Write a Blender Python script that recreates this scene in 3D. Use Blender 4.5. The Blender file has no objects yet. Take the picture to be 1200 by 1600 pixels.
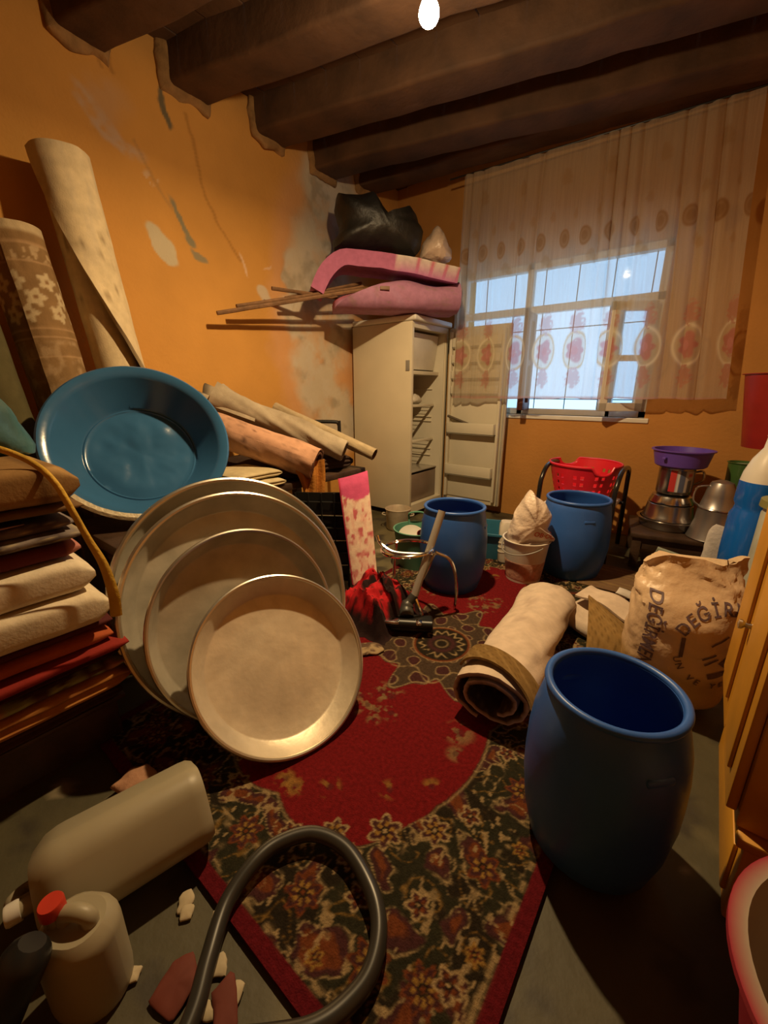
import bpy, bmesh, math, random
import numpy as np
from mathutils import Vector, Matrix
from mathutils.bvhtree import BVHTree

S = bpy.context.scene
COL = S.collection
R = math.radians

# ------------------------------------------------------------------ camera
cam_d = bpy.data.cameras.new('camera')
cam_d.sensor_fit = 'VERTICAL'; cam_d.sensor_height = 36.0
cam_d.lens = 14.4; cam_d.clip_start = 0.02
cam = bpy.data.objects.new('camera', cam_d); COL.objects.link(cam)
cam.location = (0, 0, 1.1); cam.rotation_euler = (R(90 - 16.5), 0, R(38))
S.camera = cam
# ------------------------------------------------------------------ sky, exposure
W = bpy.data.worlds.new('overcast_sky'); S.world = W; W.use_nodes = True
W.node_tree.nodes['Background'].inputs[0].default_value = (0.46, 0.71, 1.0, 1)
W.node_tree.nodes['Background'].inputs[1].default_value = 1.5
S.view_settings.view_transform = 'Standard'; S.view_settings.look = 'None'
S.view_settings.exposure = 0.30; S.view_settings.gamma = 1.0
S.view_settings.use_curve_mapping = False
BULB = Vector((-1.03, 1.575, 2.38))
BULB_POWER = 16.0        # side and upward spill of the bulb
DOME_POWER = 41.0        # its dome facing down
BULB_COL = (1.0, 0.68, 0.33)

# ================================================================== helpers
def _h(ix, iy, seed):
    n = (ix * 374761393 + iy * 668265263 + seed * 1442695041) & 0x7fffffff
    n = ((n ^ (n >> 13)) * 1274126177) & 0x7fffffff
    return ((n ^ (n >> 16)) & 0xffff) / 65535.0
def vnoise(x, y, seed=0):
    x = np.asarray(x, float); y = np.asarray(y, float)
    ix = np.floor(x).astype(np.int64); iy = np.floor(y).astype(np.int64)
    fx = x - ix; fy = y - iy
    fx = fx * fx * (3 - 2 * fx); fy = fy * fy * (3 - 2 * fy)
    a = _h(ix, iy, seed); b = _h(ix + 1, iy, seed); c = _h(ix, iy + 1, seed); d = _h(ix + 1, iy + 1, seed)
    return (a * (1 - fx) + b * fx) * (1 - fy) + (c * (1 - fx) + d * fx) * fy
def fbm(x, y, seed=0, o=4):
    s = 0; a = .5
    for k in range(o):
        s = s + a * vnoise(np.asarray(x) * 2 ** k, np.asarray(y) * 2 ** k, seed + 17 * k); a *= .5
    return s / (1 - .5 ** o)
def sm(a, b, x):
    t = np.clip((x - a) / (b - a), 0, 1); return t * t * (3 - 2 * t)
def mixc(c, d, m):
    return c * (1 - m[..., None]) + np.asarray(d, float) * m[..., None]
def wob(V, amp, sc, seed=0):
    V = np.array(V, float)
    n = np.stack([fbm(V[:, 0] * sc + V[:, 2] * sc * .7, V[:, 1] * sc - V[:, 2] * sc * .6, seed + k * 31, 3) - .5 for k in range(3)], 1)
    return V + n * 2 * amp

MATS = {}
def mat(name, c=(.5, .5, .5), rough=.6, metal=0., var=.15, scale=9., bump=0., bscale=60., attr=False, trans=0., spec=.5, alpha=1., sub=0., emit=0., coat=0.):
    if name in MATS: return MATS[name]
    m = bpy.data.materials.new(name); m.use_nodes = True; MATS[name] = m
    nt = m.node_tree; N = nt.nodes; L = nt.links; p = N['Principled BSDF']
    tc = N.new('ShaderNodeTexCoord'); nz = N.new('ShaderNodeTexNoise')
    nz.inputs['Scale'].default_value = scale; nz.inputs['Detail'].default_value = 5
    L.new(tc.outputs['Object'], nz.inputs['Vector'])
    mr = N.new('ShaderNodeMapRange'); mr.inputs[1].default_value = .3; mr.inputs[2].default_value = .7
    mr.inputs[3].default_value = 1 - var; mr.inputs[4].default_value = 1 + var
    L.new(nz.outputs['Fac'], mr.inputs[0])
    mx = N.new('ShaderNodeVectorMath'); mx.operation = 'SCALE'
    if attr:
        ca = N.new('ShaderNodeVertexColor'); ca.layer_name = 'Col'; L.new(ca.outputs['Color'], mx.inputs[0])
    else:
        mx.inputs[0].default_value = c
    L.new(mr.outputs[0], mx.inputs['Scale']); L.new(mx.outputs[0], p.inputs['Base Color'])
    p.inputs['Roughness'].default_value = rough; p.inputs['Metallic'].default_value = metal
    p.inputs['Specular IOR Level'].default_value = spec; p.inputs['Coat Weight'].default_value = coat
    p.inputs['Transmission Weight'].default_value = trans; p.inputs['Alpha'].default_value = alpha
    if sub:
        p.inputs['Subsurface Weight'].default_value = sub; p.inputs['Subsurface Radius'].default_value = (.02, .015, .01)
    if bump:
        n2 = N.new('ShaderNodeTexNoise'); n2.inputs['Scale'].default_value = bscale; n2.inputs['Detail'].default_value = 4
        L.new(tc.outputs['Object'], n2.inputs['Vector'])
        b = N.new('ShaderNodeBump'); b.inputs['Strength'].default_value = bump; b.inputs['Distance'].default_value = .01
        L.new(n2.outputs['Fac'], b.inputs['Height']); L.new(b.outputs[0], p.inputs['Normal'])
    return m

def mk(name, VF, m, smooth=True, cols=None):
    V, F = VF[0], VF[1]
    me = bpy.data.meshes.new(name)
    V = np.asarray(V, float)
    me.from_pydata(V.tolist(), [], F if isinstance(F, list) else F.tolist())
    if cols is not None:
        a = me.color_attributes.new('Col', 'FLOAT_COLOR', 'POINT')
        c = np.asarray(cols, np.float32)
        if c.ndim == 1: c = np.tile(c, (len(V), 1))
        if c.shape[1] == 3: c = np.concatenate([c, np.ones((len(c), 1), np.float32)], 1)
        a.data.foreach_set('color', c.ravel())
    if smooth:
        me.polygons.foreach_set('use_smooth', np.ones(len(me.polygons), bool))
        try: me.set_sharp_from_angle(angle=R(38))
        except Exception: pass
    me.materials.append(m); me.update()
    return me
def thing(name, label, cat, loc=(0, 0, 0), rotz=0, group=None, M=None, kind=None):
    o = bpy.data.objects.new(name, None); COL.objects.link(o); o.empty_display_size = .05
    if M is not None: o.matrix_world = M
    else: o.location = loc; o.rotation_euler = (0, 0, rotz)
    o['WM'] = 0; del o['WM']
    if kind: o['kind'] = kind
    else: o['label'] = label; o['category'] = cat
    if group: o['group'] = group
    return o
def part(name, VF, m, parent, label=None, smooth=True, cols=None, kind=None):
    """mesh in the parent's local space"""
    o = bpy.data.objects.new(name, mk(name, VF, m, smooth, cols)); COL.objects.link(o); o.parent = parent
    if label: o['label'] = label
    if kind: o['kind'] = kind
    return o
def wpart(name, VF, m, parent, **k):
    """mesh given in world space, parent is an unrotated Empty (or a part of one)"""
    b = np.zeros(3); q = parent
    while q is not None: b = b + np.array(q.location); q = q.parent
    return part(name, (np.asarray(VF[0], float) - b, VF[1]), m, parent, **k)
def solo(name, VF, m, label, cat, group=None, cols=None, smooth=True, kind=None):
    V = np.asarray(VF[0], float)
    b = np.array([(V[:, 0].min() + V[:, 0].max()) / 2, (V[:, 1].min() + V[:, 1].max()) / 2, V[:, 2].min()])
    o = bpy.data.objects.new(name, mk(name, (V - b, VF[1]), m, smooth, cols)); COL.objects.link(o); o.location = b
    if kind == 'structure': o['kind'] = kind
    else:
        o['label'] = label; o['category'] = cat
        if kind: o['kind'] = kind
    if group: o['group'] = group
    return o
def frame(n, loc, upv=(0, 0, 1)):
    n = Vector(n).normalized(); a = Vector(upv).cross(n).normalized(); b = n.cross(a)
    return Matrix(((a.x, b.x, n.x, loc[0]), (a.y, b.y, n.y, loc[1]), (a.z, b.z, n.z, loc[2]), (0, 0, 0, 1)))

# ---- shape generators: return (V, F)
def merge(*L):
    V = []; F = []; k = 0
    for v, f in L:
        v = np.asarray(v, float); V.append(v); F += [tuple(i + k for i in q) for q in f]; k += len(v)
    return np.concatenate(V), F
def xf(VF, M):
    V = np.asarray(VF[0], float); A = np.array(M)
    return V @ A[:3, :3].T + A[:3, 3], VF[1]
def box(x0, x1, y0, y1, z0, z1, bev=0., seg=2):
    bm = bmesh.new(); bmesh.ops.create_cube(bm, size=1)
    for v in bm.verts:
        v.co = ((x0 + x1) / 2 + v.co.x * (x1 - x0), (y0 + y1) / 2 + v.co.y * (y1 - y0), (z0 + z1) / 2 + v.co.z * (z1 - z0))
    if bev: bmesh.ops.bevel(bm, geom=bm.edges[:], offset=bev, segments=seg, profile=.5, affect='EDGES')
    return frombm(bm)
def frombm(bm):
    bm.verts.ensure_lookup_table(); bm.verts.index_update()
    V = np.array([v.co[:] for v in bm.verts]); F = [tuple(v.index for v in f.verts) for f in bm.faces]; bm.free()
    return V, F
def tobm(VF):
    bm = bmesh.new(); vs = [bm.verts.new(v) for v in VF[0]]
    for f in VF[1]:
        try: bm.faces.new([vs[i] for i in f])
        except ValueError: pass
    bm.normal_update(); return bm
def solid(VF, th):
    bm = tobm(VF); bmesh.ops.solidify(bm, geom=bm.faces[:], thickness=th); return frombm(bm)
def lathe(prof, n=56, sq=None):
    V = []; F = []; m = len(prof)
    for r, z in prof:
        for k in range(n):
            a = 2 * math.pi * k / n; V.append((r * math.cos(a), r * math.sin(a), z))
    for i in range(m - 1):
        for k in range(n):
            F.append((i * n + k, i * n + (k + 1) % n, (i + 1) * n + (k + 1) % n, (i + 1) * n + k))
    if prof[0][0] > 1e-4 and prof[0][0] < 9: pass
    bm = tobm((V, F)); bmesh.ops.remove_doubles(bm, verts=bm.verts[:], dist=1e-5)
    bmesh.ops.recalc_face_normals(bm, faces=bm.faces[:])
    return frombm(bm)
def loft(rings, caps=True, closed=False):
    n = len(rings[0]); V = np.concatenate(rings); F = []; m = len(rings)
    for i in range(m if closed else m - 1):
        a = i * n; b = ((i + 1) % m) * n
        for k in range(n): F.append((a + k, a + (k + 1) % n, b + (k + 1) % n, b + k))
    if caps and not closed: F.append(tuple(range(n - 1, -1, -1))); F.append(tuple(range((m - 1) * n, m * n)))
    return V, F
def smooth_path(P, n=8, closed=False):
    P = [np.array(p, float) for p in P]; out = []; m = len(P)
    for i in range(m if closed else m - 1):
        p1 = P[i]; p2 = P[(i + 1) % m]
        p0 = P[i - 1] if (i > 0 or closed) else 2 * p1 - p2
        p3 = P[(i + 2) % m] if (i + 2 < m or closed) else 2 * p2 - p1
        for k in range(n):
            t = k / n
            out.append(.5 * (2 * p1 + (p2 - p0) * t + (2 * p0 - 5 * p1 + 4 * p2 - p3) * t * t + (3 * p1 - p0 - 3 * p2 + p3) * t ** 3))
    if not closed: out.append(P[-1])
    return np.array(out)
def tube(P, r, n=10, closed=False, caps=True):
    P = np.asarray(P, float); m = len(P); rr = np.ones(m) * r if np.isscalar(r) else np.asarray(r, float)
    if closed: T = np.roll(P, -1, 0) - np.roll(P, 1, 0)
    else: T = np.gradient(P, axis=0)
    T /= np.linalg.norm(T, axis=1)[:, None] + 1e-12
    a = np.cross(T[0], [0, 0, 1.]);
    if np.linalg.norm(a) < .1: a = np.cross(T[0], [1., 0, 0])
    a /= np.linalg.norm(a); rings = []
    t = np.linspace(0, 2 * np.pi, n, endpoint=False)
    for i in range(m):
        a = a - T[i] * (a @ T[i]); a /= np.linalg.norm(a); b = np.cross(T[i], a)
        rings.append(P[i] + rr[i] * (np.cos(t)[:, None] * a + np.sin(t)[:, None] * b))
    return loft(rings, caps, closed)
def grid(P, cu=False):
    nu, nv = P.shape[:2]; V = P.reshape(-1, 3)
    i, j = np.meshgrid(np.arange(nu if cu else nu - 1), np.arange(nv - 1), indexing='ij')
    i2 = (i + 1) % nu
    F = np.stack([i * nv + j, i2 * nv + j, i2 * nv + j + 1, i * nv + j + 1], -1).reshape(-1, 4)
    return V, F.tolist()
def sheet(P, th):
    """closed shell: first nu*nv verts = face side, rest = back side"""
    nu, nv = P.shape[:2]
    du = np.gradient(P, axis=0); dv = np.gradient(P, axis=1); n = np.cross(du, dv)
    n /= np.linalg.norm(n, axis=2)[..., None] + 1e-12
    V1, F1 = grid(P); V2 = (P - n * th).reshape(-1, 3); o = nu * nv
    F = list(map(tuple, F1)) + [(a + o, d + o, c + o, b + o) for a, b, c, d in F1]
    for i in range(nu - 1):
        a = i * nv; b = (i + 1) * nv; F.append((a, a + o, b + o, b)); a += nv - 1; b += nv - 1; F.append((a, b, b + o, a + o))
    for j in range(nv - 1):
        a = j; b = j + 1; F.append((a, b, b + o, a + o)); a += (nu - 1) * nv; b += (nu - 1) * nv; F.append((a, a + o, b + o, b))
    return np.concatenate([V1, V2]), F
def spiral(p0, p1, ro, turns, th, ang0=0., nseg=44, nl=26, flap=None, squash=1., gap=.004, noise=.004, seed=1, endcut=0., lift=0., flare=0.):
    """loosely rolled sheet; returns sheet() data and (phi,l) grids. phi=0 is the free outer edge"""
    p0 = np.array(p0, float); p1 = np.array(p1, float); ax = p1 - p0; Ln = np.linalg.norm(ax); ax /= Ln
    a = np.cross(ax, [0, 0, 1.]);
    if np.linalg.norm(a) < .05: a = np.cross(ax, [0, 1., 0])
    a /= np.linalg.norm(a); b = np.cross(a, ax)
    nu = int(nseg * turns); PH = np.linspace(0, 1, nu)[:, None]; LL = np.linspace(0, 1, nl)[None, :]
    fl = flap(LL) if flap is not None else 0 * LL
    phi = fl + PH * (turns * 2 * np.pi - fl)
    r = ro - (th + gap) * phi / (2 * np.pi)
    r = np.maximum(r, .012) + lift * np.exp(-(phi - fl) / .28) * (.25 + 1.5 * np.exp(-((LL - .58) / .16) ** 2))
    r = r * (1 + flare * np.exp(-LL / .10))
    ang = R(ang0) - phi
    LLx = LL + 0 * PH
    ctr = p0 + ax * (LLx * Ln)[..., None]
    rr = r * (1 + noise / ro * 3 * (fbm(np.cos(ang) * 2 + 5, LLx * 6 + np.sin(ang) * 2, seed) - .5))
    P = ctr + (rr * np.cos(ang))[..., None] * a + (rr * np.sin(ang) * squash)[..., None] * b
    if endcut: P = P + ax * (endcut * np.cos(ang + .7) * 1.0)[..., None] * LLx[..., None]
    return sheet(P, th), phi + 0 * LL, LLx
def rrect(w, h, r, n=6):
    pts = []
    for cx, cy, a0 in ((w / 2 - r, h / 2 - r, 0), (-w / 2 + r, h / 2 - r, 90), (-w / 2 + r, -h / 2 + r, 180), (w / 2 - r, -h / 2 + r, 270)):
        for k in range(n + 1):
            a = R(a0 + 90 * k / n); pts.append((cx + r * math.cos(a), cy + r * math.sin(a)))
    return np.array(pts)
def slab(x0, x1, y0, y1, z0, z1, seed=0, amp=.006, e=.3, ny=22, layers=1, tilt=0., sag=0.):
    """soft folded cloth lying flat: rounded section with fold grooves, lofted along y"""
    h = z1 - z0; w = x1 - x0; rings = []
    n = 56; t = np.linspace(0, 2 * np.pi, n, endpoint=False)
    px = np.sign(np.cos(t)) * np.abs(np.cos(t)) ** (e * .35) * w / 2; pz = np.sign(np.sin(t)) * np.abs(np.sin(t)) ** e * h / 2
    if layers > 1:
        g = np.abs(np.sin(np.pi * layers * (pz / h + .5))) ** .35
        px = px - np.sign(np.cos(t)) * (1 - g) * min(.012, h / layers * .5)
    for k in range(ny):
        s = k / (ny - 1); f = min(1, (min(s, 1 - s) * (ny - 1) / 2.2 + .05)) ** .5 if min(s, 1 - s) * (ny - 1) < 2.2 else 1.
        y = y0 + (y1 - y0) * s
        rings.append(np.stack([(x0 + x1) / 2 + px * (1 - .02 * (1 - f)), y + 0 * px, (z0 + z1) / 2 + pz * (f * .92 + .08) + tilt * (s - .5) + sag * (s * s)], 1))
    V, F = loft(rings); return wob(V, amp, 7, seed), F
def pillow(outline, depth, org, right, upv, seed=0, nr=12, na=72, amp=.012, sc=9, back=1., pw=.5):
    """soft lump whose outline (star-shaped, 2D metres) is swept to a rounded body of real depth"""
    O = np.array(outline, float); c = O.mean(0); P = O - c
    an = np.arctan2(P[:, 1], P[:, 0]); ths = np.linspace(-np.pi, np.pi, na, endpoint=False); rad = []
    for th in ths:
        d = np.array([math.cos(th), math.sin(th)]); best = 0
        for i in range(len(P)):
            p = P[i]; q = P[(i + 1) % len(P)] - p; den = d[0] * q[1] - d[1] * q[0]
            if abs(den) < 1e-9: continue
            t = (p[0] * q[1] - p[1] * q[0]) / den; s = (p[0] * d[1] - p[1] * d[0]) / den
            if t > 0 and -1e-6 <= s <= 1 + 1e-6: best = max(best, t)
        rad.append(best)
    rad = np.array(rad); right = np.array(right, float); right /= np.linalg.norm(right)
    upv = np.array(upv, float); upv = upv - right * (upv @ right); upv /= np.linalg.norm(upv); nrm = np.cross(right, upv)
    rings = []
    for k in range(2 * nr - 1):
        w = (k - (nr - 1)) / (nr - 1) * .985; s = (1 - abs(w) ** 2.2) ** pw if abs(w) < 1 else 0
        d = w * depth / 2 * (back if w < 0 else 1)
        rings.append(np.array(org) + right * 0 + ((c + np.stack([np.cos(ths), np.sin(ths)], 1) * (rad * s)[:, None]) @ np.stack([right, upv])) + nrm * d)
    V, F = loft(rings); return wob(V, amp, sc, seed), F
def text(body, size, sub=.01):
    cu = bpy.data.curves.new('t', 'FONT'); cu.body = body; cu.size = size; cu.resolution_u = 3; cu.align_x = 'LEFT'
    cu.offset = size * .012
    o = bpy.data.objects.new('t', cu); COL.objects.link(o)
    me = bpy.data.meshes.new_from_object(o.evaluated_get(bpy.context.evaluated_depsgraph_get()))
    bpy.data.objects.remove(o)
    bm = bmesh.new(); bm.from_mesh(me); bpy.data.meshes.remove(me)
    bmesh.ops.triangulate(bm, faces=bm.faces[:])
    for _ in range(3):
        E = [e for e in bm.edges if e.calc_length() > sub]
        if not E: break
        bmesh.ops.subdivide_edges(bm, edges=E, cuts=1); bmesh.ops.triangulate(bm, faces=bm.faces[:])
    return frombm(bm)
def project(bvh, VF, org, right, upv, off=.0025):
    """print flat artwork onto a surface: along the artwork plane's normal"""
    right = Vector(right).normalized(); upv = Vector(upv); upv = (upv - right * upv.dot(right)).normalized(); n = right.cross(upv)
    V = []; 
    for v in VF[0]:
        p = Vector(org) + right * v[0] + upv * v[1]
        h = bvh.ray_cast(p + n * .5, -n)
        V.append((h[0] + n * off)[:] if h[0] is not None else (p)[:])
    return np.array(V), VF[1]

# ================================================================== materials
M_orange_room = mat('orange_limewash', attr=True, rough=.85, var=.07, scale=3, bump=.25, bscale=45, spec=.2)
M_orange = mat('orange_wall_paint', (.52, .25, .068), rough=.85, var=.1, scale=2.5, bump=.25, bscale=40, spec=.2)
M_beam = mat('dark_brown_beam_wood', (.085, .040, .018), rough=.8, var=.35, scale=5, bump=.4, bscale=25)
M_mortar = mat('crumbly_ochre_mortar', (.30, .17, .065), rough=.95, var=.3, scale=12, bump=.6, bscale=40)
M_ceil = mat('brown_ceiling_boards', (.085, .04, .018), rough=.8, var=.3, scale=4, bump=.3, bscale=30)
M_white = mat('white_gloss_paint', (.72, .70, .64), rough=.4, var=.06)
M_brownwood = mat('red_brown_sash_paint', (.11, .035, .022), rough=.5, var=.2, scale=14)
M_darkwood = mat('dark_stained_wood', (.055, .03, .018), rough=.5, var=.35, scale=12, bump=.2)
M_blue = mat('blue_barrel_plastic', (.030, .115, .44), rough=.38, var=.1, scale=6, bump=.06, bscale=30)
M_blue_in = M_blue
M_basin = mat('teal_blue_basin_plastic', (.036, .125, .27), rough=.20, var=.08, scale=5, bump=.05, bscale=25)
M_alu = mat('worn_aluminium', (.66, .58, .45), rough=.45, metal=.45, var=.12, scale=14, bump=.22, bscale=16)
M_alu2 = mat('dull_grey_aluminium', (.46, .42, .34), rough=.5, metal=.45, var=.2, scale=9, bump=.15, bscale=18)
M_alurim = mat('polished_aluminium_rim', (.66, .60, .50), rough=.3, metal=.9, var=.08)
M_chrome = mat('chrome', (.75, .75, .74), rough=.15, metal=1., var=.03)
M_steel = mat('stainless_steel', (.55, .54, .53), rough=.22, metal=1., var=.06, scale=5)
M_black = mat('black_plastic', (.012, .012, .012), rough=.4, var=.1)
M_fridge = mat('cream_fridge_enamel', (.66, .60, .45), rough=.38, var=.05, scale=4)
M_liner = mat('off_white_fridge_liner', (.66, .62, .50), rough=.45, var=.05, scale=4)
M_attr = mat('dyed_fabric', attr=True, rough=.9, var=.10, scale=30, bump=.10, bscale=120, spec=.2)
M_pile = mat('woven_carpet_pile', attr=True, rough=.95, var=.25, scale=90, bump=.5, bscale=260, spec=.1)
M_plast = mat('printed_plastic', attr=True, rough=.35, var=.06, scale=12)

# ================================================================== structure
XL, YB, XR, YF, ZC = -2.65, 3.6, .85, -1.25, 2.87
m = mat('worn_grey_green_lino', attr=True, rough=.6, var=.2, scale=5, bump=.15, bscale=35)
nx, ny = 220, 290
gx, gy = np.meshgrid(np.linspace(XL - .1, XR + .1, nx), np.linspace(YF - .1, YB + .1, ny), indexing='ij')
c = np.ones((nx, ny, 3)) * np.array([.070, .060, .030])
n1 = fbm(gx * 3.2, gy * 3.2, 3, 5); n2 = fbm(gx * 9, gy * 9, 8, 4)
c = mixc(c, (.125, .105, .052), sm(.5, .62, n1)); c = mixc(c, (.04, .033, .02), sm(.58, .72, n2))
c = mixc(c, (.22, .18, .11), sm(.70, .76, fbm(gx * 7 + 3, gy * 7, 21, 4)))
fl = sheet(np.stack([gx, gy, 0 * gx], -1), .08)
solo('floor', fl, m, '', '', kind='structure', cols=np.concatenate([c.reshape(-1, 3)] * 2))

# left wall: limewash with bare plaster, smears and cracks
ny, nz = 560, 340
Y, Z = np.meshgrid(np.linspace(YF, YB, ny), np.linspace(0, ZC, nz), indexing='ij')
c = np.ones((ny, nz, 3)) * np.array([.64, .325, .080])
c = c * (1 + .16 * (fbm(Y * 1.7, Z * 1.7, 5, 4) - .5))[..., None]
wy = Y + .16 * (fbm(Y * 5, Z * 5, 11, 4) - .5); wz = Z + .16 * (fbm(Y * 5 + 9, Z * 5, 12, 4) - .5)
def blob(y, z, ry, rz, rot=0., soft=.25):
    a = R(rot); dy = wy - y; dz = wz - z
    p = (dy * math.cos(a) + dz * math.sin(a)) / ry; q = (-dy * math.sin(a) + dz * math.cos(a)) / rz
    return sm(1 + soft, 1 - soft, np.sqrt(p * p + q * q))
bare = np.maximum.reduce([blob(2.62, 1.85, .32, .62, 8), blob(2.5, 1.25, .26, .34, 0), blob(2.75, 2.55, .35, .3), blob(2.72, .85, .25, .3), blob(2.35, 1.62, .2, .14), blob(2.35, 1.9, .12, .2)])
bare = bare * sm(.28, .56, fbm(Y * 6, Z * 6, 33, 5) + .25 * bare)
c = mixc(c, (.66, .36, .20), np.maximum(0, sm(.2, .6, np.maximum(blob(2.6, 1.6, .5, 1.1, 0, .5), 0)) * .55))
plc = np.ones((ny, nz, 3)) * np.array([.60, .52, .40]); t = fbm(Y * 9, Z * 9, 44, 5)
plc = mixc(plc, (.42, .36, .27), sm(.45, .75, t)); plc = mixc(plc, (.64, .40, .22), sm(.50, .75, fbm(Y * 5, Z * 5, 51, 5)) * .7); plc = mixc(plc, (.62, .55, .45), sm(.55, .7, fbm(Y * 12, Z * 12, 52, 4)) * .6)
c = c * (1 - bare[..., None]) + plc * bare[..., None]
def paint(msk, col): 
    global c
    c = mixc(c, col, msk)
paint(blob(1.13, 2.40, .17, .055, -32) * sm(.35, .6, fbm(Y * 14, Z * 14, 60, 4)), (.62, .42, .27))
paint(blob(1.16, 2.50, .10, .10, 0, .6) * .5 * sm(.3, .6, fbm(Y * 9, Z * 9, 62)), (.60, .38, .22))
paint(blob(1.30, 2.21, .055, .03, -40) * sm(.4, .5, fbm(Y * 30, Z * 30, 61)), (.70, .46, .26))
paint(blob(1.46, 2.05, .10, .022, -50), (.27, .24, .15)); paint(blob(1.52, 1.97, .04, .03), (.27, .24, .15)); paint(blob(1.55, 1.90, .05, .018, -30), (.30, .25, .15))
paint(blob(1.345, 1.885, .105, .042, -38, .12), (.60, .52, .36))
paint(blob(1.44, 2.60, .022, .11, 8, .2), (.17, .14, .085))
paint(blob(2.02, 1.72, .07, .03, -15), (.62, .50, .36)); paint(blob(1.85, 1.90, .012, .06, 25, .3), (.72, .48, .30)); paint(blob(2.05, 1.92, .05, .012, 20, .3), (.70, .45, .28))
def crack(pts, w, col):
    P = smooth_path([(a, b, 0) for a, b in pts], 10)[:, :2]; d = np.full(Y.shape, 9.)
    for p in P: d = np.minimum(d, np.hypot(Y + .03 * (fbm(Y * 20, Z * 20, 70) - .5) - p[0], Z - p[1]))
    paint(sm(w * 2.4, w * .2, d) * .5, col)
crack([(1.56, 2.6), (1.6, 2.45), (1.63, 2.25), (1.72, 2.08), (1.84, 1.93)], .008, (.30, .13, .03))
crack([(1.18, 2.72), (1.2, 2.62)], .007, (.2, .09, .03)); crack([(1.14, 2.70), (1.15, 2.62)], .006, (.25, .12, .04))
crack([(1.26, 2.36), (1.34, 2.2), (1.42, 2.1)], .007, (.40, .24, .10))
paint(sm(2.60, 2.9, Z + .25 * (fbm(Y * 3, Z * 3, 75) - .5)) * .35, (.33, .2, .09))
depth = -.006 * bare + .012 * (fbm(Y * 2.2, Z * 2.2, 80, 3) - .5)
V1 = np.stack([XL + depth, Y, Z], -1)
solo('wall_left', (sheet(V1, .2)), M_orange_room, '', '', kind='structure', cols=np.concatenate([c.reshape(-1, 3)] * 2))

WX0, WX1, WZ0, WZ1 = -1.95, -.39, .905, 2.07
solo('wall_back', merge(box(XL - .2, WX0, YB, YB + .3, 0, ZC + .05), box(WX1, XR + .2, YB, YB + .3, 0, ZC + .05), box(WX0, WX1, YB, YB + .3, 0, WZ0), box(WX0, WX1, YB, YB + .3, WZ1, ZC + .05)), M_orange, '', '', kind='structure', smooth=False)
solo('wall_right', box(XR, XR + .2, YF, YB, 0, ZC + .05), M_orange, '', '', kind='structure', smooth=False)
solo('wall_front', box(XL - .2, XR + .2, YF - .2, YF, 0, ZC + .05), M_orange, '', '', kind='structure', smooth=False)
ceil = thing('ceiling', '', '', (0, 0, ZC), kind='structure')
for k in range(17):   # boards laid across the beams
    x0 = XL - .1 + k * .215
    wpart('board', box(x0, x0 + .209, YF, YB, ZC + (.004 if k % 2 else 0), ZC + .05), M_ceil, ceil, smooth=False)
for k, y0 in enumerate((-1.06, -.55, -.05, .45, .96, 1.47, 2.02, 2.53, 3.02)):
    rings = []; rng = random.Random(k); w = .22 + rng.uniform(-.02, .03); zb = (2.705 if k == 8 else 2.68) + rng.uniform(-.012, .012)
    prev = rrect(w, .22, .022, 4)
    for i in range(20):
        x = -2.72 + i * (3.6 / 19); jx = rng.uniform(-.008, .008); y = y0 + (.13 if k == 8 else .25) * (x - XL) + w / 2 + jx
        if y > YB + .2: break
        rings.append(np.stack([x + 0 * prev[:, 0] - prev[:, 0] * .24, y + prev[:, 0] * .97, zb + .11 + prev[:, 1] + rng.uniform(-.005, .005)], 1))
    V, F = loft(rings); wpart('beam', (wob(V, .008, 6, k), F), M_beam, ceil)
    # rough mortar where the beam is let into the plastered wall
    if k > 2:
        ww = w / 2 + .045; V, F = pillow([(-ww, -.02), (-ww * .9, -.16), (-.05, -.185), (.04, -.165), (ww * .85, -.18), (ww, -.03), (ww * .9, .09), (-ww * .9, .09)], .07, (XL + .005, y0 + w / 2, zb + .135), (0, 1, 0), (0, 0, 1), k + 40, 6, 44, .028, 9, pw=.3)
        wpart('mortar', (V, F), M_mortar, ceil)
# window
win = thing('window_1', '', '', ((WX0 + WX1) / 2, YB, WZ0), kind='structure')
fy0, fy1 = YB + .03, YB + .09
fr = [box(WX0, WX1, fy0, fy1, WZ0, WZ0 + .05, .004), box(WX0, WX1, fy0, fy1, WZ1 - .05, WZ1, .004), box(WX0, WX0 + .05, fy0, fy1, WZ0, WZ1, .004), box(WX1 - .05, WX1, fy0, fy1, WZ0, WZ1, .004)]
wpart('window_frame', merge(*fr), M_white, win, smooth=False)
wpart('mullion', box(-1.365, -1.315, fy0, fy1, WZ0, WZ1, .004), M_white, win, smooth=False)
wpart('mullion', box(-.665, -.63, fy0, fy1, WZ0, 1.72, .004), M_white, win, smooth=False)
wpart('transom', box(WX0, WX1, fy0, fy1, 1.70, 1.755, .004), M_white, win, smooth=False)
wpart('window_sill', box(WX0 - .02, WX1 + .03, YB - .012, YB + .3, WZ0 - .035, WZ0, .006), M_white, win, smooth=False)
wpart('casing', box(WX0 - .045, WX0, YB - .012, YB + .02, WZ0, WZ1 + .03, .004), M_white, win, smooth=False)
M_glass = mat('window_glass', (.9, .95, 1.), rough=.03, trans=1., var=0.)
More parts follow.
